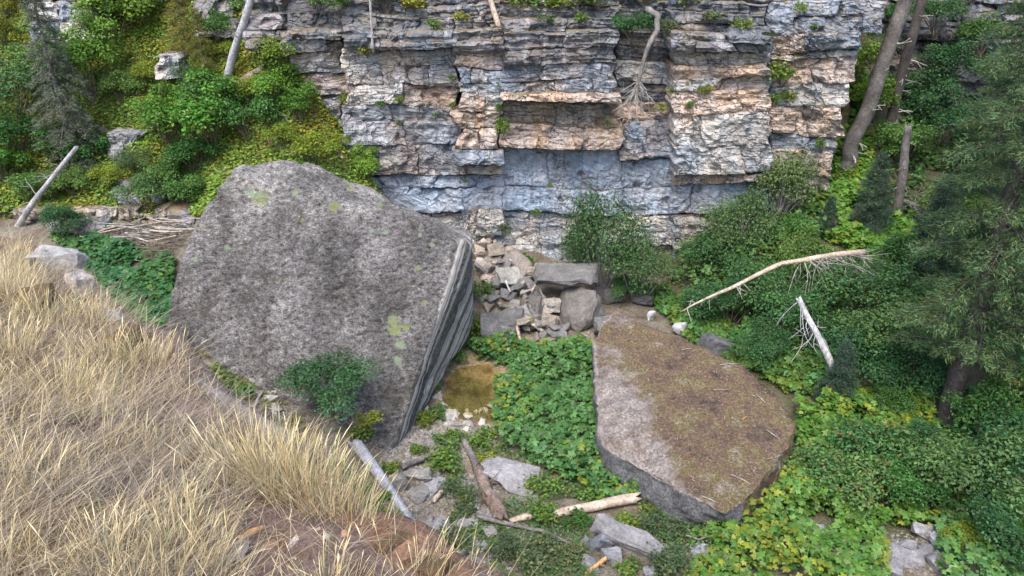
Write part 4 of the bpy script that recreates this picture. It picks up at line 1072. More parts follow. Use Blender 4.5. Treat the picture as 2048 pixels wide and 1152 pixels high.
shrub('green', 425, 235, 1.0, 'dull green shrub above the broad bright shrub on the left slope')
shrub('dull', 385, 190, .8, 'thin grey-green shrub with dead twigs in the middle slope')
shrub('lime', 580, 160, 1.1, 'lime green shrub below the dark overhanging ledge')
shrub('lime', 540, 135, .9, 'lime green shrub left of the ledge shadow')
shrub('green', 530, 70, 1.0, 'green shrub between the silver trunk and the dark ledge', h=1.2)
shrub('lime', 635, 330, .85, 'yellow-lime shrub above the right shoulder of the giant boulder')
shrub('bright', 735, 368, .62, 'bright green bush between the giant boulder and the cliff', h=1.1)
shrub('low_lime', 762, 408, .3, 'tiny lime bush at the cliff foot behind the boulder')
shrub('dark', 300, 425, .8, 'dark green bush above the driftwood left of the boulder')
shrub('green', 365, 420, .85, 'green bush touching the upper left of the giant boulder')
shrub('green', 345, 380, .8, 'green bush behind the left shoulder of the giant boulder')
shrub('lime', 220, 380, .7, 'yellow-green bush above the brown ledge on the left bank')
shrub('green', 160, 400, .7, 'green bush right of the leaning pole foot')
shrub('dull', 120, 385, .7, 'dull bush behind the leaning pole')
shrub('dull', 270, 350, .7, 'dull green bush beside the half hidden rock face')
shrub('green', 180, 340, .8, 'green bush at the foot of the grey-green conifer, right side')
shrub('dark', 130, 480, .7, 'dark bush behind the pale rim rock on the left')
shrub('lime', 690, 300, .4, 'small yellowing bush at the left foot of the cliff')
shrub('green', 440, 90, .8, 'green bush left of the silver trunk')
shrub('lime', 345, 25, .8, 'yellow-green bush at the top edge left of the broken outcrop')
shrub('green', 600, 60, .5, 'small green bush on top of the dark ledge')
shrub('lime', 300, 170, .7, 'low lime bush in the gap right of the upright bright shrub')
shrub('lime', 300, 250, .75, 'low yellow-green bush left of the large round shrub')
shrub('green', 90, 180, 1.1, 'green bush left of the upright bright shrub, behind the conifer')
shrub('bright', 560, 215, .8, 'bright low bush on the right part of the green slope')
shrub('lime', 500, 215, .8, 'lime bush under the short rotten log')
shrub('bright', 600, 250, .7, 'bright bush nearest the left edge of the cliff')
shrub('lime', 560, 300, .7, 'lime bush just above the crest of the giant boulder')
shrub('green', 395, 350, .9, 'green bush at the upper left shoulder of the giant boulder')
shrub('green', 90, 410, .8, 'green bush low beside the leaning pole, left of the brown ledge')
shrub('lime', 460, 130, .6, 'small lime bush left of the silver trunk foot')
shrub('green', 655, 140, .45, 'green bush hanging in the left corner of the cliff')
shrub('lime', 650, 190, .5, 'lime bush below the left corner of the cliff')
# boulder foot and centre
shrub('dark', 662, 815, .92, 'dark leafy bush growing against the lower face of the giant boulder', pos=tuple(at_y(662, 835, 15.15)), sink=.0, h=1.0)
shrub('low_green', 720, 870, .35, 'small light green bush at the foot of the boulder beside the grass tips', pos=tuple(gp(722, 880)))
shrub('low_lime', 735, 830, .3, 'yellow-green trailing plant on the lower boulder face', pos=tuple(at_y(738, 850, 15.05)))
shrub('low_green', 430, 770, .6, 'low green plants in the gap between the grass and the giant boulder', h=.6)
shrub('low_green', 470, 800, .5, 'low mossy green plant beside the flat stones under the boulder', h=.6)
shrub('dark', 935, 460, .6, 'dark bush at the cliff foot behind the right corner of the giant boulder')
shrub('willow', 945, 445, .55, 'twiggy green sapling at the cliff foot above the rubble', h=1.4)
shrub('dull', 870, 445, .45, 'small dull bush between the boulder crest and the cliff')
shrub('low_green', 955, 600, .4, 'narrow green bush along the right side of the streaked boulder', h=1.3)
shrub('low_green', 960, 660, .4, 'green bush below the narrow one along the streaked boulder')
shrub('low_green', 1055, 545, .5, 'green bush sprouting from the head of the rubble')
shrub('low_green', 912, 728, .34, 'green bush between the streaked boulder and the pool')
shrub('low_green', 866, 775, .3, 'light green bush where the white streaks reach the ground')
shrub('low_lime', 850, 850, .32, 'lime green plant at the foot of the white streaks')
# right of centre under the cliff
shrub('willow', 1205, 590, 1.15, 'big loose willow bush with bare twigs against the cliff', h=1.6)
shrub('willow', 1275, 605, 1.0, 'willow bush right of the big loose one at the cliff foot', h=1.2)
shrub('willow', 1170, 540, .7, 'small willow bush at the left of the big loose one')
shrub('dark', 1250, 605, .6, 'dark low bush under the willows')
shrub('willow', 1470, 525, 1.0, 'tall loose shrub under the right buttress', h=1.25)
shrub('willow', 1550, 450, 1.05, 'tallest loose shrub reaching up the right pillar of the cliff', h=1.3)
shrub('willow', 1425, 545, .8, 'loose shrub left of the tall one under the right buttress', h=1.1)
shrub('dark', 1430, 560, 1.0, 'dark shrub at the cliff foot right of the pale lower wall')
shrub('dark', 1390, 640, .65, 'dark low shrub above the white angular rock')
shrub('dark', 1455, 655, 1.0, 'dark green shrub under the snapped trunk')
shrub('dark', 1530, 640, 1.15, 'large dark green shrub left of the white bare trunk')
shrub('dark', 1590, 690, 1.05, 'dark green shrub in front of the white bare trunk base')
shrub('dark', 1530, 730, .75, 'dark shrub behind the right rim of the mossy boulder')
shrub('green', 1475, 745, .5, 'small green shrub peeping over the mossy boulder')
shrub('green', 1640, 590, 1.0, 'dark shrub right of the top of the white bare trunk')
shrub('green', 1600, 560, .9, 'green shrub below the elbow of the snapped trunk', h=1.2)
shrub('dark', 1720, 640, 1.2, 'broad dark shrub on the right bank in front of the conifers')
shrub('dark', 1750, 720, 1.1, 'dark shrub between the small fir and the tall conifer')
shrub('dark', 1700, 760, .9, 'dark shrub right of the small blue fir')
shrub('green', 1790, 560, 1.0, 'dark shrub behind the tall conifer crown')
shrub('green', 1560, 500, .8, 'green shrub above the elbow of the snapped trunk')
shrub('dark', 1500, 450, .8, 'shaded shrub close under the cliff buttress')
shrub('bright', 1730, 250, 1.0, 'green shrub between the cliff end and the leaning trunks')
shrub('bright', 1700, 180, .95, 'green shrub behind the top right corner of the cliff')
shrub('green', 1800, 330, 1.1, 'dark shrub right of the leaning trunks')
shrub('dark', 1870, 300, 1.4, 'large dark shrub below the shaded bluff')
shrub('dark', 1960, 380, 1.5, 'large dark shrub at the right behind conifer boughs')
shrub('dark', 1840, 230, 1.1, 'dark shrub at the foot of the shaded bluff')
shrub('dull', 1750, 130, .9, 'dull shrub high up behind the leaning trunks')
shrub('green', 1900, 470, 1.2, 'green shrub on the right bank behind the tall conifer')
shrub('green', 2020, 500, 1.3, 'green shrub at the right frame edge behind the white log')
for k, a, b, s_, lab in [('dark', 1765, 215, .9, 'dark shrub on the bluff foot behind the thinner leaning trunk'), ('dark', 1890, 170, 1.0, 'dark shrub growing on the middle of the shaded bluff'), ('green', 1960, 110, 1.0, 'green shrub on a ledge of the shaded bluff'), ('dark', 1870, 70, .9, 'dark shrub high on the shaded bluff'), ('green', 1790, 60, .7, 'green shrub between the leaning trunks and the bluff top'), ('dark', 2010, 200, 1.1, 'dark shrub at the right edge of the shaded bluff'), ('dull', 1930, 20, .9, 'dull brush at the very top of the shaded bluff')]:
    shrub(k, 0, 0, s_, lab, pos=tuple(at_y(a, b, 29.1 + .006 * (260 - b))))
# bottom right
shrub('berry', 1700, 930, .9, 'shrub with scattered orange leaves right of the mossy boulder')
shrub('berry', 1780, 960, .9, 'second shrub with scattered orange leaves, further right')
shrub('berry', 1640, 985, .8, 'shrub with a few orange leaves below the mossy boulder')
shrub('berry', 1730, 1010, .85, 'orange-flecked shrub lowest of its group')
shrub('berry', 1570, 960, .6, 'light green shrub under the right rim of the mossy boulder')
shrub('green', 1540, 930, .45, 'small upright green shrub against the mossy boulder rim')
shrub('dark', 1890, 975, .7, 'dark shrub below the tall conifer trunk')
shrub('green', 1960, 900, 1.0, 'pale green shrub right of the tall conifer trunk', h=1.2)
shrub('berry', 2010, 860, .95, 'light green broad-leaved shrub at the right frame edge', h=1.4)
shrub('dark', 1835, 905, .5, 'dark shrub left of the tall conifer base')
shrub('dark', 1930, 1030, 1.1, 'dark shrub at the right above the bottom corner')
shrub('dark', 2030, 1010, 1.2, 'dark shrub at the right edge of the bottom corner')
shrub('green', 1830, 1020, .8, 'green shrub above the grey stones at bottom right')
shrub('lime', 1930, 1110, .6, 'yellow-green low shrub in the bottom right corner', h=.7)
shrub('dark', 2030, 1120, .9, 'dark low shrub filling the bottom right corner', h=.8)
shrub('green', 1770, 840, .6, 'light green shrub beside the tall conifer base')
shrub('dark', 1830, 790, .9, 'dark shrub behind the tall conifer trunk')
# low plants of the creek bed
for i, (k, a, b, s, lab) in enumerate([('dull', 920, 1000, .42, 'feathery green plant left of the rotten log'), ('green', 890, 940, .48, 'leafy plant on the gravel left of the broken log'), ('green', 960, 890, .4, 'green plant above the broken log'),
        ('lime', 975, 925, .25, 'yellow-green tuft right of the broken log'), ('dull', 925, 1035, .3, 'dull tuft above the thin crooked pole'), ('dull', 900, 1105, .5, 'grey-green plant beside the rim edge at the bottom'), ('dull', 1080, 1120, .5, 'feathery plant at the bottom edge below the crooked pole'),
        ('green', 1090, 1035, .42, 'leafy plant between the pale stub and the pale log'), ('green', 1090, 990, .42, 'green plant right of the large layered slab'), ('green', 1150, 1050, .35, 'green plant below the pale log'), ('green', 1250, 1060, .4, 'green plant above the long slab'),
        ('dull', 1320, 1075, .5, 'grey-green plant right of the long slab'), ('green', 1310, 1020, .4, 'leafy plant around the broken log end'), ('dull', 1350, 1140, .5, 'grey-green plant left of the orange split log'), ('lime', 780, 940, .25, 'green tuft beside the top of the blue-grey log'),
        ('green', 745, 1030, .35, 'green plant below the blue-grey log at the rim'), ('green', 770, 1000, .22, 'small tuft under the blue-grey log'), ('dull', 1010, 1110, .4, 'dull plant on the gravel at the bottom edge'), ('green', 840, 905, .25, 'tuft on the gravel right of the boulder foot'),
        ('green', 905, 880, .3, 'tuft of leaves above the short forked log'), ('dull', 1150, 1120, .35, 'fine-leaved plant left of the blue-grey leaning rock'), ('green', 1260, 1140, .3, 'tuft at the bottom edge in front of the long slab'), ('dull', 1460, 1120, .5, 'dull green plant right of the orange split log'),
        ('green', 1180, 1000, .4, 'leafy plant at the lower rim of the central patch')]):
    shrub('low_' + k, a, b, s, lab, h=.8, name='low_plant', cat='plant')
# on the cliff ledges
def ledge(px, py, Y): return tuple(at_y(px, py, Y))
for k, a, b, Y, s, h, lab in [('dark', 1268, 92, 25.1, .75, .9, 'dark evergreen bush in the cleft under the hanging tree'), ('green', 1562, 170, 24.9, .55, 1.1, 'green bush on the ledge left of the right pillar'), ('lime', 1575, 205, 25.0, .35, 1.0, 'yellowish tuft below the ledge bush on the right pillar'),
        ('green', 680, 30, 25.5, .6, .9, 'green bush on the cliff top at its left end'), ('green', 775, 22, 25.6, .6, .9, 'green bush on the cliff top right of the slender pole'), ('lime', 830, 22, 25.6, .45, .8, 'lime bush on the cliff top near the middle'),
        ('green', 1045, 20, 25.4, .55, .9, 'green bush on the cliff top right of the pale pole'), ('lime', 1120, 20, 25.4, .5, .7, 'yellow-green bush on the cliff top above the dark slabs'), ('bright', 1195, 14, 25.4, .55, .8, 'bright green bush on the cliff top left of the hanging tree'),
        ('bright', 1370, 10, 25.2, .5, .8, 'bright bush on the cliff top right of the hanging tree'), ('dull', 1430, 45, 24.8, .45, .7, 'dry grassy tuft on the ledge of the right buttress'), ('lime', 1410, 188, 24.45, .26, .9, 'small green tuft in a crack of the right buttress'),
        ('lime', 1345, 190, 24.8, .25, .9, 'little green tuft left of the buttress crack'), ('lime', 800, 205, 24.95, .2, 1.0, 'green tuft on the left panel of the cliff'), ('green', 1004, 275, 24.75, .22, 2.6, 'hanging strip of green plants in the central vertical crack'),
        ('green', 1000, 225, 24.7, .16, 1.8, 'upper strip of plants in the central vertical crack'), ('green', 905, 215, 24.9, .16, 1.0, 'tiny tuft beside the pink blocks left of the crack'), ('green', 1595, 30, 24.9, .22, 1.5, 'small green tuft high in the crack of the right slabs'),
        ('lime', 1070, 130, 24.5, .14, 1.0, 'tiny tuft on the dark slabs right of the crack'), ('green', 1640, 300, 25.0, .22, 1.5, 'green tuft hanging on the lower right pillar'), ('lime', 1100, 375, 25.2, .1, 1.4, 'speck of moss on the smooth blue wall'),
        ('green', 930, 365, 25.0, .12, 1.0, 'little tuft on the blue wall left of centre'), ('lime', 690, 215, 25.4, .25, 1.6, 'green strip in the left corner crack of the cliff'), ('dull', 1540, 80, 24.5, .2, 1.0, 'dry tuft at the corner of the buttress ledge')]:
    shrub({'green': 'low_green', 'lime': 'low_lime', 'dull': 'low_dull', 'bright': 'low_green'}.get(k, k) if s < .56 else k, 0, 0, s, lab, h=h, pos=ledge(a, b, Y), name='ledge_plant', cat='plant', sink=.02)

for k, a, b, Y, s_, lab in [('lime', 735, 112, 24.95, .3, 'dry tuft on the upper left ledge below the slender pole'), ('green', 870, 62, 25.0, .3, 'green tuft on the upper ledge left of the pale pole'), ('lime', 925, 50, 25.1, .3, 'yellowish tuft just left of the pale pole'), ('dull', 1090, 52, 24.9, .3, 'grassy tuft on the soil above the dark slabs'),
        ('green', 1160, 48, 24.9, .28, 'green tuft on the soil left of the evergreen bush'), ('dull', 1340, 68, 24.9, .35, 'dry twiggy tuft right of the hanging tree bend'), ('lime', 1480, 62, 24.6, .3, 'yellow tuft on the middle of the buttress ledge'), ('lime', 1165, 8, 25.5, .4, 'yellow-green tuft at the very top above the dark slabs'), ('green', 640, 18, 25.8, .45, 'green tuft at the top left corner of the cliff'),
        ('lime', 1290, 8, 25.7, .4, 'yellow-green tuft behind the root of the hanging tree'), ('green', 870, 235, 25.0, .14, 'tiny tuft under the left pink panels'), ('green', 760, 215, 24.95, .16, 'tiny green streak on the left cliff panels'), ('green', 905, 160, 24.95, .15, 'small tuft in the thin crack left of the main crack'), ('green', 1000, 180, 24.75, .2, 'tuft at the head of the main vertical crack'),
        ('lime', 1320, 225, 24.9, .22, 'tuft on the rounded pink blocks right of the dead crown'), ('green', 1380, 215, 24.45, .18, 'tuft in a joint of the pink buttress blocks'), ('lime', 1115, 195, 24.45, .12, 'speck of green on the lip above the alcove'), ('green', 1545, 210, 24.9, .3, 'green plant filling the corner below the ledge bush'), ('green', 1625, 60, 24.95, .16, 'tiny tuft on the right hand slabs'),
        ('green', 800, 250, 25.05, .14, 'tiny tuft low on the left cliff panels'), ('lime', 1215, 250, 25.0, .14, 'tiny tuft at the right end of the alcove'), ('green', 1070, 430, 25.2, .2, 'green tuft at the foot of the smooth blue wall'), ('dull', 1010, 470, 25.1, .3, 'dry brush at the cliff foot above the rubble')]:
    shrub('low_' + k, 0, 0, s_, lab, h=1.1, pos=ledge(a, b, Y), name='ledge_plant', cat='plant', sink=.02)

# broad-leaved ground cover: uncountable leaves over whole banks
def cover(name, polys, n, hgt, leaf, color, accent, pa, label, tmpl=LOBED, holes=(), seed=1, lump=0.35, ymax=32, ymin=9, up=1.1, gap=-0.55):
    r = np.random.default_rng(seed)
    allp = []
    for poly, frac in polys:
        pa_ = np.array([ground_px(*p) for p in poly]); lo, hi = pa_.min(0) - .3, pa_.max(0) + .3
        m_ = int(n * frac * (7 if n > 30000 else 14)); X, Y = r.uniform(lo[0], hi[0], m_), r.uniform(lo[1], min(hi[1], ymax), m_)
        Z = tz(X, Y); P = np.stack([X, Y, Z], -1)
        a, b = to_px(P); k = inpoly(a, b, poly) & (Y < ymax) & (Y > ymin)
        for hpoly in holes: k &= ~inpoly(a, b, hpoly)
        # let the stand break up
        k &= fbm(xyz(X * 1.1, Y * 1.1), 3, seed) > gap
        allp.append(P[k][:int(n * frac)])
    P = np.concatenate(allp); n = len(P)
    q = fbm(xyz(P[:, 0] * 1.3, P[:, 1] * 1.3), 3, seed + 5)
    canopy = hgt * (0.62 + lump * q)
    lev = r.random(n) ** .45
    P = P.copy(); P[:, 2] += np.maximum(canopy * lev, .03)
    nr = np.stack([r.normal(0, .38, n), r.normal(0, .38, n) - .22, np.full(n, up)], -1)
    cols = jitcol(color, n, r, .22, .13, accent, 0)
    if accent is not None and pa > 0:
        k = (r.random(n) < pa * (1 + 2.5 * np.clip(fbm(xyz(P[:, 0] * .8, P[:, 1] * .8), 3, seed + 9), -.35, 1)))
        cols[k] = np.array(accent) * r.uniform(.6, 1.2, (k.sum(), 1))
    Vv, Fs, Cc = leaves(P, nr, (.4 + 1.1 * r.random(n) ** 1.5) * leaf, tmpl, cols, r)
    return link(name, mesh_np(name, Vv, Fs, Cc), M['cover'], label=label, cat='ground cover', kind='stuff')
CENTRAL = [(945, 700), (1010, 690), (1075, 700), (1130, 684), (1185, 695), (1222, 705), (1222, 820), (1200, 862), (1202, 915), (1290, 965), (1275, 1003), (1190, 1003), (1120, 965), (1060, 935), (1005, 905), (985, 850), (992, 785), (1045, 755), (990, 735), (950, 725)]
cover('thimbleberry_patch', [(CENTRAL, 1)], 5200, .75, .165, (.068, .165, .046), (.18, .24, .03), .10, 'dense patch of lobed green leaves between the two big boulders', seed=3, gap=-.95)
cover('bank_thimbleberry', [([(1580, 800), (1700, 790), (1850, 830), (1880, 900), (1760, 900), (1600, 900)], .30), ([(1380, 1080), (1480, 1040), (1600, 1010), (1760, 1050), (1780, 1230), (1380, 1230)], .34), ([(1590, 880), (1850, 880), (1870, 1060), (1640, 1060), (1510, 1010)], .36)], 9000, .8, .15, (.085, .185, .032), (.21, .25, .03), .16, 'bright lobed leaves covering the bank right of the mossy boulder', seed=4)
cover('cliff_end_thimbleberry', [([(1670, 120), (1730, 150), (1740, 300), (1760, 420), (1820, 470), (1820, 560), (1640, 480), (1560, 480), (1640, 390)], 1)], 6500, .65, .19, (.105, .23, .036), (.20, .24, .03), .18, 'bright green leaves on the bank beyond the right end of the cliff', seed=5)
cover('shade_cover', [([(1270, 585), (1380, 575), (1600, 510), (1800, 540), (2048, 560), (2048, 800), (1620, 800), (1440, 720)], .55), ([(1750, 250), (2060, 230), (2060, 560), (1800, 560)], .3), ([(1850, 850), (2060, 800), (2060, 1230), (1880, 1230)], .15)], 17000, .6, .16, (.078, .180, .050), (.09, .18, .03), .18, 'shaded green undergrowth filling the right bank', seed=6)
cover('cliff_foot_brush', [([(1330, 560), (1400, 480), (1500, 410), (1640, 330), (1665, 420), (1640, 500), (1500, 560), (1400, 610)], 1)], 5200, .95, .13, (.075, .165, .048), (.15, .23, .05), .25, 'green brush climbing the foot of the right end of the cliff', seed=26, gap=-1.2, lump=.6)
cover('near_bank_plants', [([(330, 900), (700, 930), (860, 1100), (900, 1400), (200, 1400)], 1)], 6000, .25, .09, (.085, .15, .04), (.17, .18, .04), .2, 'low plants on the ground below the near rim', tmpl=OVAL, seed=27, gap=-.2, ymin=7)
cover('slab_back_cover', [([(1290, 600), (1400, 620), (1500, 690), (1600, 720), (1640, 800), (1570, 790), (1480, 730), (1380, 690)], 1)], 2600, .4, .15, (.060, .150, .042), (.13, .2, .03), .2, 'green leaves behind the back edge of the mossy boulder', seed=16, gap=-.9)
cover('left_bank_cover', [([(100, 480), (190, 480), (350, 520), (345, 660), (240, 640), (190, 560)], 1)], 4000, .45, .16, (.040, .125, .040), (.08, .17, .03), .12, 'dark green leaves between the dry grass and the giant boulder', seed=7)
cover('slope_cover', [([(-30, -20), (560, -20), (600, 100), (640, 130), (690, 260), (760, 400), (400, 440), (-30, 440)], 1)], 75000, .36, .115, (.165, .275, .045), (.28, .27, .03), .20, 'low yellow-green plants carpeting the steep left slope', tmpl=OVAL, seed=8, ymax=33, lump=.5, gap=-1.3)
cover('creek_cover', [([(830, 850), (900, 800), (930, 690), (960, 640), (990, 700), (930, 840), (990, 880), (900, 905)], .3), ([(870, 880), (1000, 890), (1110, 970), (1280, 1000), (1420, 1030), (1460, 1220), (860, 1220), (870, 1060), (860, 1000)], .7)], 14000, .22, .075, (.065, .125, .034), (.16, .19, .03), .18, 'small-leaved plants scattered over the creek bed', tmpl=OVAL, seed=9, lump=.7,
      holes=[[(900, 722), (935, 700), (1000, 735), (1005, 800), (985, 850), (890, 825), (880, 790)], [(890, 815), (980, 815), (980, 872), (890, 870)], [(775, 940), (870, 920), (920, 1010), (880, 1060), (800, 1040)], [(930, 880), (1000, 1045), (960, 1045), (915, 890)], [(960, 930), (1075, 950), (1075, 1005), (990, 1005)], [(1180, 1040), (1345, 1120), (1330, 1150), (1170, 1150)], [(1100, 1005), (1280, 995), (1280, 1040), (1100, 1050)]])
cover('moss_under_boulder', [([(380, 690), (450, 700), (560, 800), (620, 860), (540, 870), (440, 800)], 1)], 5000, .12, .05, (.095, .115, .02), (.2, .15, .03), .2, 'mossy low plants on the ground under the giant boulder', tmpl=OVAL, seed=10)

# needle and bark litter lying on the mossy boulder
r = np.random.default_rng(12)
k = r.integers(0, len(SLAB_V), 3600)
P = SLAB_V[k] + SLAB_N[k] * .012 + r.normal(size=(len(k), 3)) * np.array([.05, .05, .0])
cl = np.array([(.27, .215, .18), (.15, .095, .06), (.34, .28, .24), (.10, .07, .045)])[r.integers(0, 4, len(k))]
sz = np.stack([r.uniform(.04, .13, len(k)), r.uniform(.010, .028, len(k)), np.ones(len(k)) * .03], -1)
Vv, Fs, Cc = leaves(P, SLAB_N[k] + .25 * r.normal(size=(len(k), 3)), sz, OVAL, cl * r.uniform(.6, 1.3, (len(k), 1)), r)
link('needle_litter', mesh_np('needle_litter', Vv, Fs, Cc), M['cover'], label='brown needle and bark litter strewn over the flat mossy boulder', cat='litter', kind='stuff')
for i, (a, b, l, ang) in enumerate([(1490, 838, .22, .7), (1520, 800, .35, -1.2), (1460, 730, .5, .2), (1480, 960, .4, -.7), (1440, 780, .35, .1), (1540, 870, .3, -1.0), (1375, 700, .35, .3), (1560, 915, .25, .5), (1415, 1000, .3, -.6)]):
    z_ = 1.2
    d = SLAB_V - 0
    sx_, sy_ = to_px(SLAB_V); j = int(np.argmin((sx_ - a) ** 2 + (sy_ - b) ** 2)); p = SLAB_V[j] + np.array([0, 0, .025])
    dv = np.array([math.cos(ang), math.sin(ang), -.05]) * l / 2
    o = tube('dry_stick', [p - dv, p + np.array([0, 0, .01]), p + dv], [.012, .012, .006], 'orangewood' if i == 0 else 'twig', None, p, sides=5, sub=2, seed=i)
    o.location = p
    tag(o, 'orange wood chip lying on the mossy boulder' if i == 0 else 'pale dry stick lying on top of the mossy boulder', 'stick', None if i == 0 else 'dry sticks on the mossy boulder')

# ------------------------------------------------------------------ conifers
def conifer_proto(seed, H, R, color, trunk_r, bare=0.15, nb=70, droop=.35, lean=(0, 0), dens=1.0, accent=None, nl=.085, nw=.016, trunkmat='darkbark', top_r=.1):
    r = np.random.default_rng(seed)
    axis = lambda s: np.array([lean[0] * s * H + .04 * math.sin(s * 5 + seed), lean[1] * s * H, s * H])
    tv = tube_mesh([axis(s) - (np.array([0, 0, .3]) if s == 0 else 0) for s in np.linspace(0, 1, 7)], np.linspace(trunk_r, trunk_r * .15, 7), sides=10, rough=.06, seed=seed, sub=4)
    trunk = mesh_np('trunk', tv[0], tv[1], smooth=True)
    Pn, Dn, Cn, Sz = [], [], [], []
    bV, bQ, bT, k0 = [], [], [], 0
    for i in range(nb):
        s = bare + (1 - bare) * (i + r.random()) / nb
        prof = (1 - (s - bare) / (1 - bare)) ** .8 * (1 - .35 * math.exp(-(s - bare) * 14)) + top_r * .3
        l = R * prof * r.uniform(.65, 1.1)
        th = i * 2.39996 + r.normal() * .25
        d = np.array([math.cos(th), math.sin(th), 0.0])
        side = np.array([-d[1], d[0], 0])
        b0 = axis(s)
        nseg = 7
        pts = [b0 + d * l * u + np.array([0, 0, l * (.18 * u - droop * u * u * 1.3)]) + side * l * .06 * math.sin(u * 3 + i) for u in np.linspace(0, 1, nseg)]
        v, (q4, q3) = tube_mesh(pts, np.linspace(.018 + .012 * l, .004, nseg), sides=4, sub=1, seed=i)
        bV.append(v); bQ.append(q4 + k0); bT.append(q3 + k0); k0 += len(v)
        m = int(dens * (26 + 95 * l))
        u = r.uniform(.12, 1, m) ** .85
        pts = np.array(pts); fi = u * (nseg - 1); ii = np.clip(fi.astype(int), 0, nseg - 2); ff = (fi - ii)[:, None]
        base = pts[ii] * (1 - ff) + pts[ii + 1] * ff
        sg = r.choice([-1, 1], m)
        wid = (l * .42 * (1 - u * .75) + .08) * r.uniform(.1, 1, m)
        tw = base + side * (sg * wid)[:, None] + d * (wid * .45)[:, None]
        tw[:, 2] -= wid * r.uniform(.0, .45, m)
        tw += r.normal(size=(m, 3)) * .025
        # each twig tip carries a spray of needles
        q = 5
        P = np.repeat(tw, q, 0) + r.normal(size=(m * q, 3)) * .035
        dirs = np.repeat(side[None] * sg[:, None] * .7 + d[None] * .8 + np.array([0, 0, -.15]), q, 0) + .55 * r.normal(size=(m * q, 3))
        Pn.append(P); Dn.append(dirs)
        cl = jitcol(color, m, r, .25, .1, accent, .15 if accent else 0)
        Cn.append(np.repeat(cl, q, 0)); Sz.append(np.stack([r.uniform(.7, 1.4, m * q) * nl, r.uniform(.7, 1.3, m * q) * nw, np.full(m * q, nl)], -1))
    P, D, C_, S_ = map(np.concatenate, (Pn, Dn, Cn, Sz))
    nr = np.array([0, 0, 1.0]) + .8 * r.normal(size=(len(P), 3))
    Vv, Fs, Cc = leaves(P, nr, S_, NEEDLE, C_, r, spin=D)
    crown = mesh_np('crown', Vv, Fs, Cc)
    boughs = mesh_np('boughs', np.vstack(bV), [np.vstack(bQ), np.vstack(bT)])
    return trunk, boughs, crown
def conifer(proto, pos, label, scale=1.0, rz=0.0, name='conifer', group=None, bark='darkbark'):
    e = thing(name, label, 'conifer', tuple(pos), group, rz)
    e.scale = (scale,) * 3
    link('trunk', proto[0], M[bark], e)
    link('boughs', proto[1], M[bark], e, kind='stuff')
    link('crown', proto[2], M['needle'], e)
    return e
CF_TALL = conifer_proto(301, 18.0, 2.1, (.082, .140, .058), .24, .115, 140, .26, (.015, 0), 1.0, accent=(.135, .175, .06), nl=.11, nw=.022)
CF_GREY = conifer_proto(302, 6.2, 1.15, (.115, .135, .095), .11, .06, 70, .5, (0, 0), 1.1, accent=(.18, .20, .145), nl=.10, nw=.017)
CF_FIR = conifer_proto(303, 2.6, .85, (.048, .090, .060), .05, .03, 46, .25, (0, 0), 1.6, accent=(.06, .11, .06), nl=.07, nw=.013)
CF_YEL = conifer_proto(304, 3.0, .9, (.14, .15, .025), .05, .05, 40, .3, (0, 0), 1.2, accent=(.2, .17, .03), nl=.08, nw=.014)
conifer(CF_TALL, gp(1885, 858), 'tall dark conifer whose bare trunk foot stands in the leaves at lower right', 1.0, .3, bark='darkbark')
conifer(CF_TALL, gp(2070, 640), 'tall olive conifer at the right frame edge, behind the first', 1.05, 2.2)
conifer(CF_TALL, at_y(2180, 800, 14.5) * np.array([1, 1, 0]) + np.array([0, 0, .6]), 'tall conifer just outside the right edge with boughs reaching in', .95, 4.0)
conifer(CF_TALL, gp(1960, 430), 'conifer filling the gap before the shaded bluff, behind the others', .62, 1.3)
conifer(CF_GREY, gp(150, 335), 'grey-green conifer standing on the left slope above the leaning pole', 1.0, 1.0, bark='bark')
conifer(CF_FIR, gp(1735, 468), 'bushy young fir below the leaning trunks', 1.0, .5, name='young_fir')
conifer(CF_FIR, gp(1668, 815), 'small blue-green fir right of the mossy boulder', .72, 2.0, name='young_fir')
conifer(CF_FIR, gp(1850, 560), 'young fir hidden in the shade behind the tall conifer', 1.2, 3.1, name='young_fir')
conifer(CF_FIR, gp(1650, 470), 'little fir in the leaves beyond the right end of the cliff', .5, 3.9, name='young_fir')
conifer(CF_FIR, gp(540, 40), 'dark young fir at the top edge right of the silver trunk', .9, 1.2, name='young_fir')
conifer(CF_YEL, gp(375, 110), 'yellowing young conifer at the top of the left slope', .85, .4, name='young_conifer', bark='bark')
conifer(CF_YEL, gp(410, 150), 'thin yellow-brown young conifer left of the silver trunk foot', .7, 2.4, name='young_conifer', bark='bark')

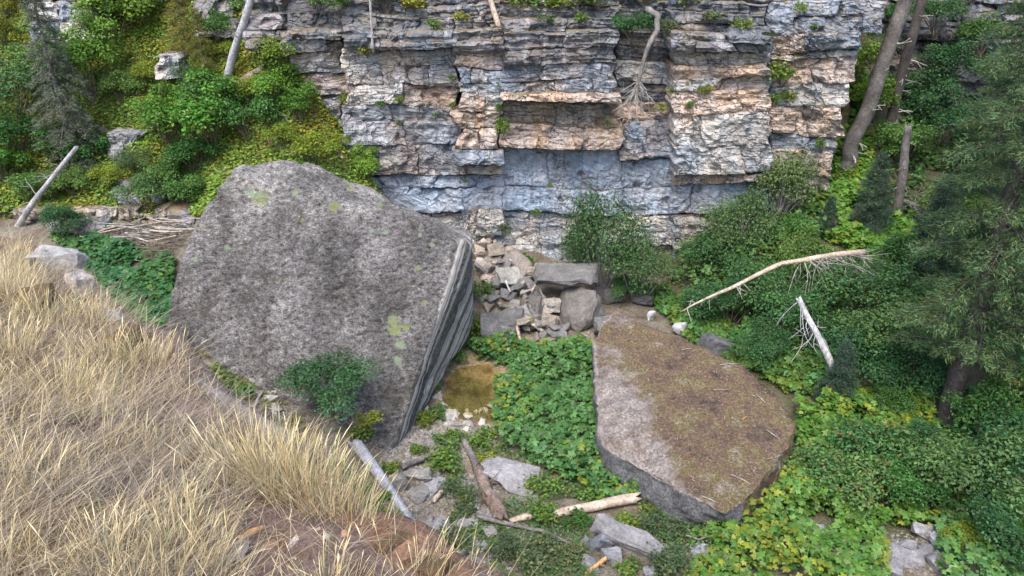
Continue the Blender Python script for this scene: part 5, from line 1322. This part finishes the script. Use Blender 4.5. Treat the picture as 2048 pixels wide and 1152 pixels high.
# ------------------------------------------------------------------ foreground rim
def rim_top(x, y): return CAMZ - (1.9 + 0.13 * y) - 0.04 * np.clip(x + 1.5, -8, 4)
def rim_px(px, py):
    dx, dy, dz = ray(px, py)
    t = np.arange(1.5, 14, .01)
    k = np.argmax(CAMZ + dz * t < rim_top(dx * t, dy * t))
    return np.array([dx * t[k], dy * t[k], CAMZ + dz * t[k]])
EDGE = np.array([rim_px(a, b)[:2] for a, b in [(1040, 1300), (975, 1215), (925, 1165), (880, 1128), (825, 1095), (765, 1055), (715, 1030), (655, 1000), (585, 945), (515, 880), (450, 810), (400, 765), (345, 700), (260, 655), (190, 605), (110, 540), (40, 490), (-60, 460), (-260, 430)]])
EDGE = np.vstack([[3.0, -8], [1.6, -1], EDGE, [-14, 10.5], [-30, 16]])
def edge_sd(x, y):
    """signed distance beyond the rim edge (positive = over the drop)"""
    x, y = np.broadcast_arrays(np.asarray(x, float), np.asarray(y, float))
    best = np.full(x.shape, 1e9); sg = np.zeros(x.shape)
    for i in range(len(EDGE) - 1):
        a, b = EDGE[i], EDGE[i + 1]; d = b - a; L2 = d @ d
        t = np.clip(((x - a[0]) * d[0] + (y - a[1]) * d[1]) / L2, 0, 1)
        qx, qy = x - a[0] - t * d[0], y - a[1] - t * d[1]
        dist = np.hypot(qx, qy); cr = d[0] * (y - a[1]) - d[1] * (x - a[0])
        k = dist < best
        best = np.where(k, dist, best); sg = np.where(k, -np.sign(cr), sg)
    return best * sg
def rim_z(x, y):
    d = edge_sd(x, y) + .07 * fbm(xyz(np.asarray(x) * 2.2, np.asarray(y) * 2.2), 3, 91)
    P = xyz(x, y)
    z = rim_top(x, y) + .07 * fbm(P * 1.3, 4, 92) + .03 * fbm(P * 6, 3, 93)
    over = np.maximum(d + .05, 0)
    return z - np.where(over < .25, over * over * 2.2, .1375 + (over - .25) * 5.0)
gx = np.concatenate([np.arange(-30, -8, .8), np.arange(-8, 2.6, .035), np.arange(2.6, 8, .5)])
gy = np.concatenate([np.arange(-10, .8, .5), np.arange(.8, 9, .04), np.arange(9, 20, .5)])
GX, GY = np.meshgrid(gx, gy)
GZ = np.maximum(rim_z(GX, GY), -1.5)
V = np.stack([GX, GY, GZ], -1).reshape(-1, 3)
ny, nx = GX.shape
idx = np.arange(nx * ny).reshape(ny, nx)
FQ = np.stack([idx[:-1, :-1], idx[:-1, 1:], idx[1:, 1:], idx[1:, :-1]], -1).reshape(-1, 4)
keep = (V[FQ][:, :, 2] > -1.45).any(1)
FQ = FQ[keep]
used = np.zeros(len(V), bool); used[FQ.ravel()] = True
remap = np.cumsum(used) - 1
tcol = np.ones((len(V), 3))
rpx, rpy = to_px(V)
mossk = fbm(V * np.array([1.6, 1.6, 0]) + 4, 4, 95)
tcol[mossk > .38] = (1.05, .92, .42)
tcol[inpoly(rpx, rpy, [(520, 1010), (640, 990), (860, 1080), (960, 1160), (470, 1160), (460, 1080)])] = (.85, .80, .85)
dd = edge_sd(V[:, 0], V[:, 1])
tcol[(dd > -.07) & (mossk > -.1)] = (1.2, .95, .72)
link('rim_ground', mesh_np('rim_ground', V[used], [remap[FQ]], tcol[used], smooth=True), M['rim'], kind='structure')

def rimp(px, py, up=0.0):
    """the point of the rim surface that the pixel looks at"""
    dx, dy, dz = ray(px, py)
    t = np.arange(1.5, 14, .01)
    X, Y, Z = dx * t, dy * t, CAMZ + dz * t
    b = Z < rim_z(X, Y)
    k = int(np.argmax(b)) if b.any() else 700
    return np.array([X[k], Y[k], Z[k] + up])
# rim rocks
def rimrock(name, px, py, size, color, label, mat='rimrock', seed=1, rz=0, tilt=(0, 0), up=0., sub=4, group=None, rough=.07):
    p = rimp(px, py)
    o = link(name, rock_mesh(size, seed, color, sub, rough), M[mat], label=label, cat='rock', group=group)
    o.location = p + np.array([0, 0, size[2] * .25 + up]); o.rotation_euler = (tilt[0], tilt[1], rz)
    return o
rimrock('rim_rock', 128, 545, (.44, .38, .26), (.52, .515, .52), 'white flat-topped rock on the rim edge at the left', seed=6, rz=.15, up=.05, tilt=(.05, .03))
rimrock('rim_rock', 168, 585, (.22, .2, .26), (.55, .50, .46), 'small knobbly white rock below the flat-topped rim rock', seed=7, rz=.4)
rimrock('rim_rock', 125, 610, (.34, .28, .18), (.10, .065, .045), 'rust-brown mossy rock in front of the white rim rock', mat='rimmoss', seed=8, up=-.05, sub=6, rough=.12)
rimrock('rim_rock', 48, 625, (.42, .4, .3), (.09, .06, .04), 'dark brown mossy rock in the grass at the left edge', mat='rimmoss', seed=9, up=-.09, sub=6, rough=.12)
rimrock('rim_rock', 255, 690, (.25, .2, .14), (.17, .10, .06), 'rust-orange mossy lump on the rim edge', mat='rimmoss', seed=10)
rimrock('rim_rock', 235, 640, (.12, .1, .12), (.36, .37, .40), 'small blue-grey stone on the rim behind the grass tips', seed=11)
rimrock('rim_rock', 385, 935, (.13, .11, .09), (.12, .07, .05), 'dark brown stone nested in the middle of the dry grass', mat='rimmoss', seed=12)
rimrock('rim_rock', 405, 940, (.07, .05, .05), (.6, .55, .54), 'pale pinkish stone beside the dark brown one in the grass', seed=13)
rimrock('rim_rock', 765, 1082, (.24, .17, .10), (.17, .105, .07), 'rounded rust-brown rock on the rim edge above the soil', mat='rimmoss', seed=14, rz=-.5)
rimrock('rim_rock', 850, 1135, (.22, .16, .08), (.19, .11, .065), 'orange-brown rock at the lower tip of the rim', mat='rimmoss', seed=15, rz=-.5)
for a, b, s, c, lab in [(602, 1023, .026, (.55, .28, .12), 'small round orange pebble on the bare soil'), (413, 1058, .06, (.50, .46, .44), 'pale flat stone in the grass left of the soil patch'), (538, 1093, .05, (.42, .27, .17), 'orange-brown flat stone on the soil'),
        (582, 1086, .045, (.48, .42, .39), 'pale oval stone right of the orange-brown one'), (650, 1072, .035, (.48, .43, .40), 'cream stone in the middle of the soil patch'), (476, 1110, .075, (.40, .36, .34), 'larger grey stone at the lower left of the soil patch'),
        (635, 1060, .02, (.5, .44, .4), 'tiny pale pebble above the cream stone'), (690, 1068, .025, (.45, .25, .16), 'reddish pebble right of the cream stone'), (455, 1125, .04, (.46, .40, .36), 'buff stone under the larger grey stone'),
        (372, 1150, .05, (.42, .40, .40), 'grey stone at the bottom edge in the grass'), (593, 1118, .02, (.48, .44, .40), 'tiny grey pebble low on the soil patch')]:
    rimrock('pebble', a, b, (s * 1.5, s * 1.2, s * .8), c, lab, seed=int(a), rz=a, sub=2, rough=.03, up=-s * .15)
o = tube('wood_chip', [rimp(478, 1082, .012), rimp(505, 1070, .018), rimp(528, 1058, .012)], [.010, .013, .006], 'orangewood', None, rimp(505, 1070), sides=6)
o.location = rimp(505, 1070); tag(o, 'tan stick lying on the soil left of the orange pebble', 'stick')
# log along the rim edge
p0, p1 = rimp(402, 768), rimp(600, 915)
pl = [at_y(392, 762, rimp(402, 775)[1] + .15), at_y(500, 838, rimp(500, 862)[1] + .12), at_y(625, 918, rimp(600, 945)[1] + .18)]
dead_log('rim_log', pl, .036, .05, 'bark', 'long grey log lying along the rim edge behind the grass', 3, .15, (0, 0, .5), seed=40)

# dry grass
def blades(P, az, Lh, tilt, curve, wid, cols, segs=5, head=0.0, r=None):
    n = len(P)
    s = np.linspace(0, 1, segs + 1)
    ang = tilt[:, None] + curve[:, None] * s[None] ** 1.3
    dl = (Lh / segs)[:, None]
    hx = np.concatenate([np.zeros((n, 1)), np.cumsum(np.sin(ang[:, :-1]) * dl, 1)], 1)
    hz = np.concatenate([np.zeros((n, 1)), np.cumsum(np.cos(ang[:, :-1]) * dl, 1)], 1)
    dx, dy = np.cos(az), np.sin(az)
    C = np.stack([P[:, 0:1] + hx * dx[:, None], P[:, 1:2] + hx * dy[:, None], P[:, 2:3] + hz], -1)
    fa = r.uniform(-.6, .6, n)                       # blades face mostly across the wind
    sx_, sy_ = np.cos(fa), np.sin(fa)
    w = (1 - s ** 2.2) * .9 + .1
    W_ = wid[:, None] * w[None]
    if np.ndim(head):
        bulge = np.where(s[None] > .68, np.sin(np.clip((s[None] - .68) / .32, 0, 1) * np.pi) * 1.4 + .3, .55)
        W_ = np.where(head[:, None] > 0, wid[:, None] * bulge, W_)
    S = np.stack([sx_[:, None] * W_, sy_[:, None] * W_, np.zeros_like(W_)], -1) / 2
    Vv = np.stack([C - S, C + S], 2).reshape(n, -1, 3)
    k = 2 * (segs + 1)
    q = np.array([[2 * i, 2 * i + 1, 2 * i + 3, 2 * i + 2] for i in range(segs)])
    Ff = (q[None] + (np.arange(n) * k)[:, None, None]).reshape(-1, 4)
    return Vv.reshape(-1, 3), [Ff], np.repeat(cols, k, 0)
r = np.random.default_rng(99)
BARE = [[(510, 1015), (640, 995), (760, 1050), (870, 1100), (960, 1160), (960, 1420), (520, 1420), (440, 1200), (445, 1090)]]
GC = np.array([(.64, .51, .26), (.72, .61, .36), (.50, .38, .19), (.78, .68, .44), (.28, .22, .15), (.38, .36, .24)])
def grass_cols(n, dull=0.0):
    c = GC[r.integers(0, len(GC), n)] * r.uniform(.75, 1.15, (n, 1))
    g = r.random(n) < .035
    c[g] = np.array([.22, .28, .12]) * r.uniform(.7, 1.2, (g.sum(), 1))
    return c * (1 - dull) + dull * np.array([.34, .29, .26])
# tussock centres over the rim
X, Y = r.uniform(-9.5, 1.0, 30000), 1.2 + 8.3 * r.random(30000) ** 1.9
dE = edge_sd(X, Y)
P = np.stack([X, Y, rim_z(X, Y)], -1)
a, b = to_px(P)
k = (dE < -.02) & (a > -250) & (b < 1420) & (fbm(P * np.array([1.1, 1.1, 0]), 3, 12) > -1.0)
for bp in BARE: k &= ~inpoly(a, b, bp) | (r.random(len(X)) < .05)
k &= ~inpoly(a, b, [(55, 480), (200, 490), (205, 620), (60, 630)]) | (r.random(len(X)) < .25)
T_ = P[k & (fbm(P * np.array([2.3, 2.3, 0]), 3, 18) > -.05)][:1600]
ta, tb = to_px(T_)
tl = np.where((ta > 270) & (ta < 580) & (edge_sd(T_[:, 0], T_[:, 1]) > -.45), .42, 1.0) * r.uniform(.35, 1.2, len(T_))
def grass_from(T, nb, lo, hi, spread, tmin, tmax, cmin, cmax, w0, w1, headp, dull, lenmul=None):
    m = len(T)
    cnt = r.integers(int(nb * .5), int(nb * 1.5), m)
    i = np.repeat(np.arange(m), cnt); n = len(i)
    az0 = r.normal(.25, 1.3, m)[i]
    off = r.normal(size=(n, 2)) * spread
    B = T[i] + np.concatenate([off, np.zeros((n, 1))], 1)
    B[:, 2] = rim_z(B[:, 0], B[:, 1]) - .01
    az = np.where(r.random(n) < .62, az0 + r.normal(0, .5, n), r.uniform(0, 2 * np.pi, n))
    Lh = r.uniform(lo, hi, n) * (r.uniform(.6, 1.15, m) if lenmul is None else lenmul)[i]
    hd = (r.random(n) < headp).astype(float)
    return blades(B, az, Lh, r.uniform(tmin, tmax, n), r.uniform(cmin, cmax, n), r.uniform(w0, w1, n), grass_cols(n, dull), 5, hd, r)
Vv, Fs, Cc = grass_from(T_, 12, .08, .30, .045, .05, 1.15, -.3, 2.1, .0014, .003, .3, .0, tl)
link('dry_grass', mesh_np('dry_grass', Vv, Fs, Cc), M['grass'], label='dry straw-coloured grass covering the near rim', cat='grass', kind='stuff')
# old matted thatch lying flat
X, Y = r.uniform(-9.5, 1.0, 200000), 1.2 + 8.3 * r.random(200000) ** 2.0
P = np.stack([X, Y, rim_z(X, Y)], -1); a, b = to_px(P)
k = (edge_sd(X, Y) < .02) & (a > -250) & (b < 1400) & (fbm(P * np.array([2.3, 2.3, 0]), 3, 18) > -.55)
for bp in BARE: k &= ~inpoly(a, b, bp) | (r.random(len(X)) < .10)
P = P[k][:40000]; n = len(P)
az = r.normal(.1, 1.3, n)
P[:, 2] += r.uniform(0, .05, n)
Vv, Fs, Cc = blades(P, az, r.uniform(.12, .34, n), r.uniform(1.0, 1.5, n), r.uniform(-.1, .5, n), r.uniform(.0018, .004, n), grass_cols(n, .6) * r.uniform(.25, 1.1, (n, 1)), 4, 0.0, r)
link('grass_thatch', mesh_np('grass_thatch', Vv, Fs, Cc), M['grass'], label='flattened old grass thatch on the rim soil', cat='grass', kind='stuff')
# tall tussocks one can point at
for (px, py, nb, hi, lab) in [(545, 975, 190, .56, 'tall seeding grass tussock at the upper edge of the soil patch'), (622, 992, 170, .54, 'tall grass tussock on the rim edge right of the first, leaning over the drop'), (682, 1025, 90, .42, 'rightmost grass tussock above the soil, leaning to the right'),
                              (365, 1115, 130, .36, 'green-based grass tussock at the lower left of the soil'), (660, 1165, 60, .28, 'grass tussock at the bottom edge below the soil'), (850, 1140, 40, .30, 'sparse grass tussock on the lower tip of the rim'), (60, 480, 130, .55, 'pale grass tussock at the far left rim above the white rock'),
                              (230, 1120, 120, .34, 'drooping grass tussock near the bottom left'), (300, 735, 120, .42, 'tall pale grass tussock at the rim beside the giant boulder'), (225, 725, 120, .44, 'pale grass tussock left of the one beside the boulder'), (20, 720, 140, .50, 'tall grass tussock at the left frame edge'), (130, 800, 140, .48, 'upright pale grass tussock in the middle of the rim slope'),
                              (490, 950, 110, .46, 'grass tussock left of the tall seeding one'), (25, 545, 120, .55, 'pale grass tussock left of the white rim rock'), (15, 600, 110, .5, 'grass tussock beside the dark brown mossy rock'), (95, 650, 110, .46, 'grass tussock in front of the rust-brown mossy rock'), (190, 655, 90, .42, 'grass tussock on the rim right of the rust-brown rock')]:
    T1 = rimp(px, py); hi *= .64
    e = np.array([T1])
    n = nb * 2
    off = r.normal(size=(n, 2)) * np.array([.10, .06])
    B = np.repeat(e, n, 0); B[:, :2] += off; B[:, 2] = rim_z(B[:, 0], B[:, 1]) - .01
    az = np.arctan2(off[:, 1], off[:, 0] + .03) + r.normal(0, .35, n)
    hd = (r.random(n) < .5).astype(float)
    Vv, Fs, Cc = blades(B, az, r.uniform(hi * .35, hi, n), np.abs(r.normal(.22, .22, n)) + .8 * np.hypot(off[:, 0], off[:, 1]), r.uniform(.0, .55, n), r.uniform(.0018, .0038, n), grass_cols(n), 6, hd, r)
    o = link('grass_tussock', mesh_np('grass_tussock', Vv - T1, Fs, Cc), M['grass'], label=lab, cat='grass tussock', group='tall grass tussocks on the rim')
    o.location = T1
print('blocks', nblocks, 'tris', sum(len(m.polygons) for m in bpy.data.meshes))
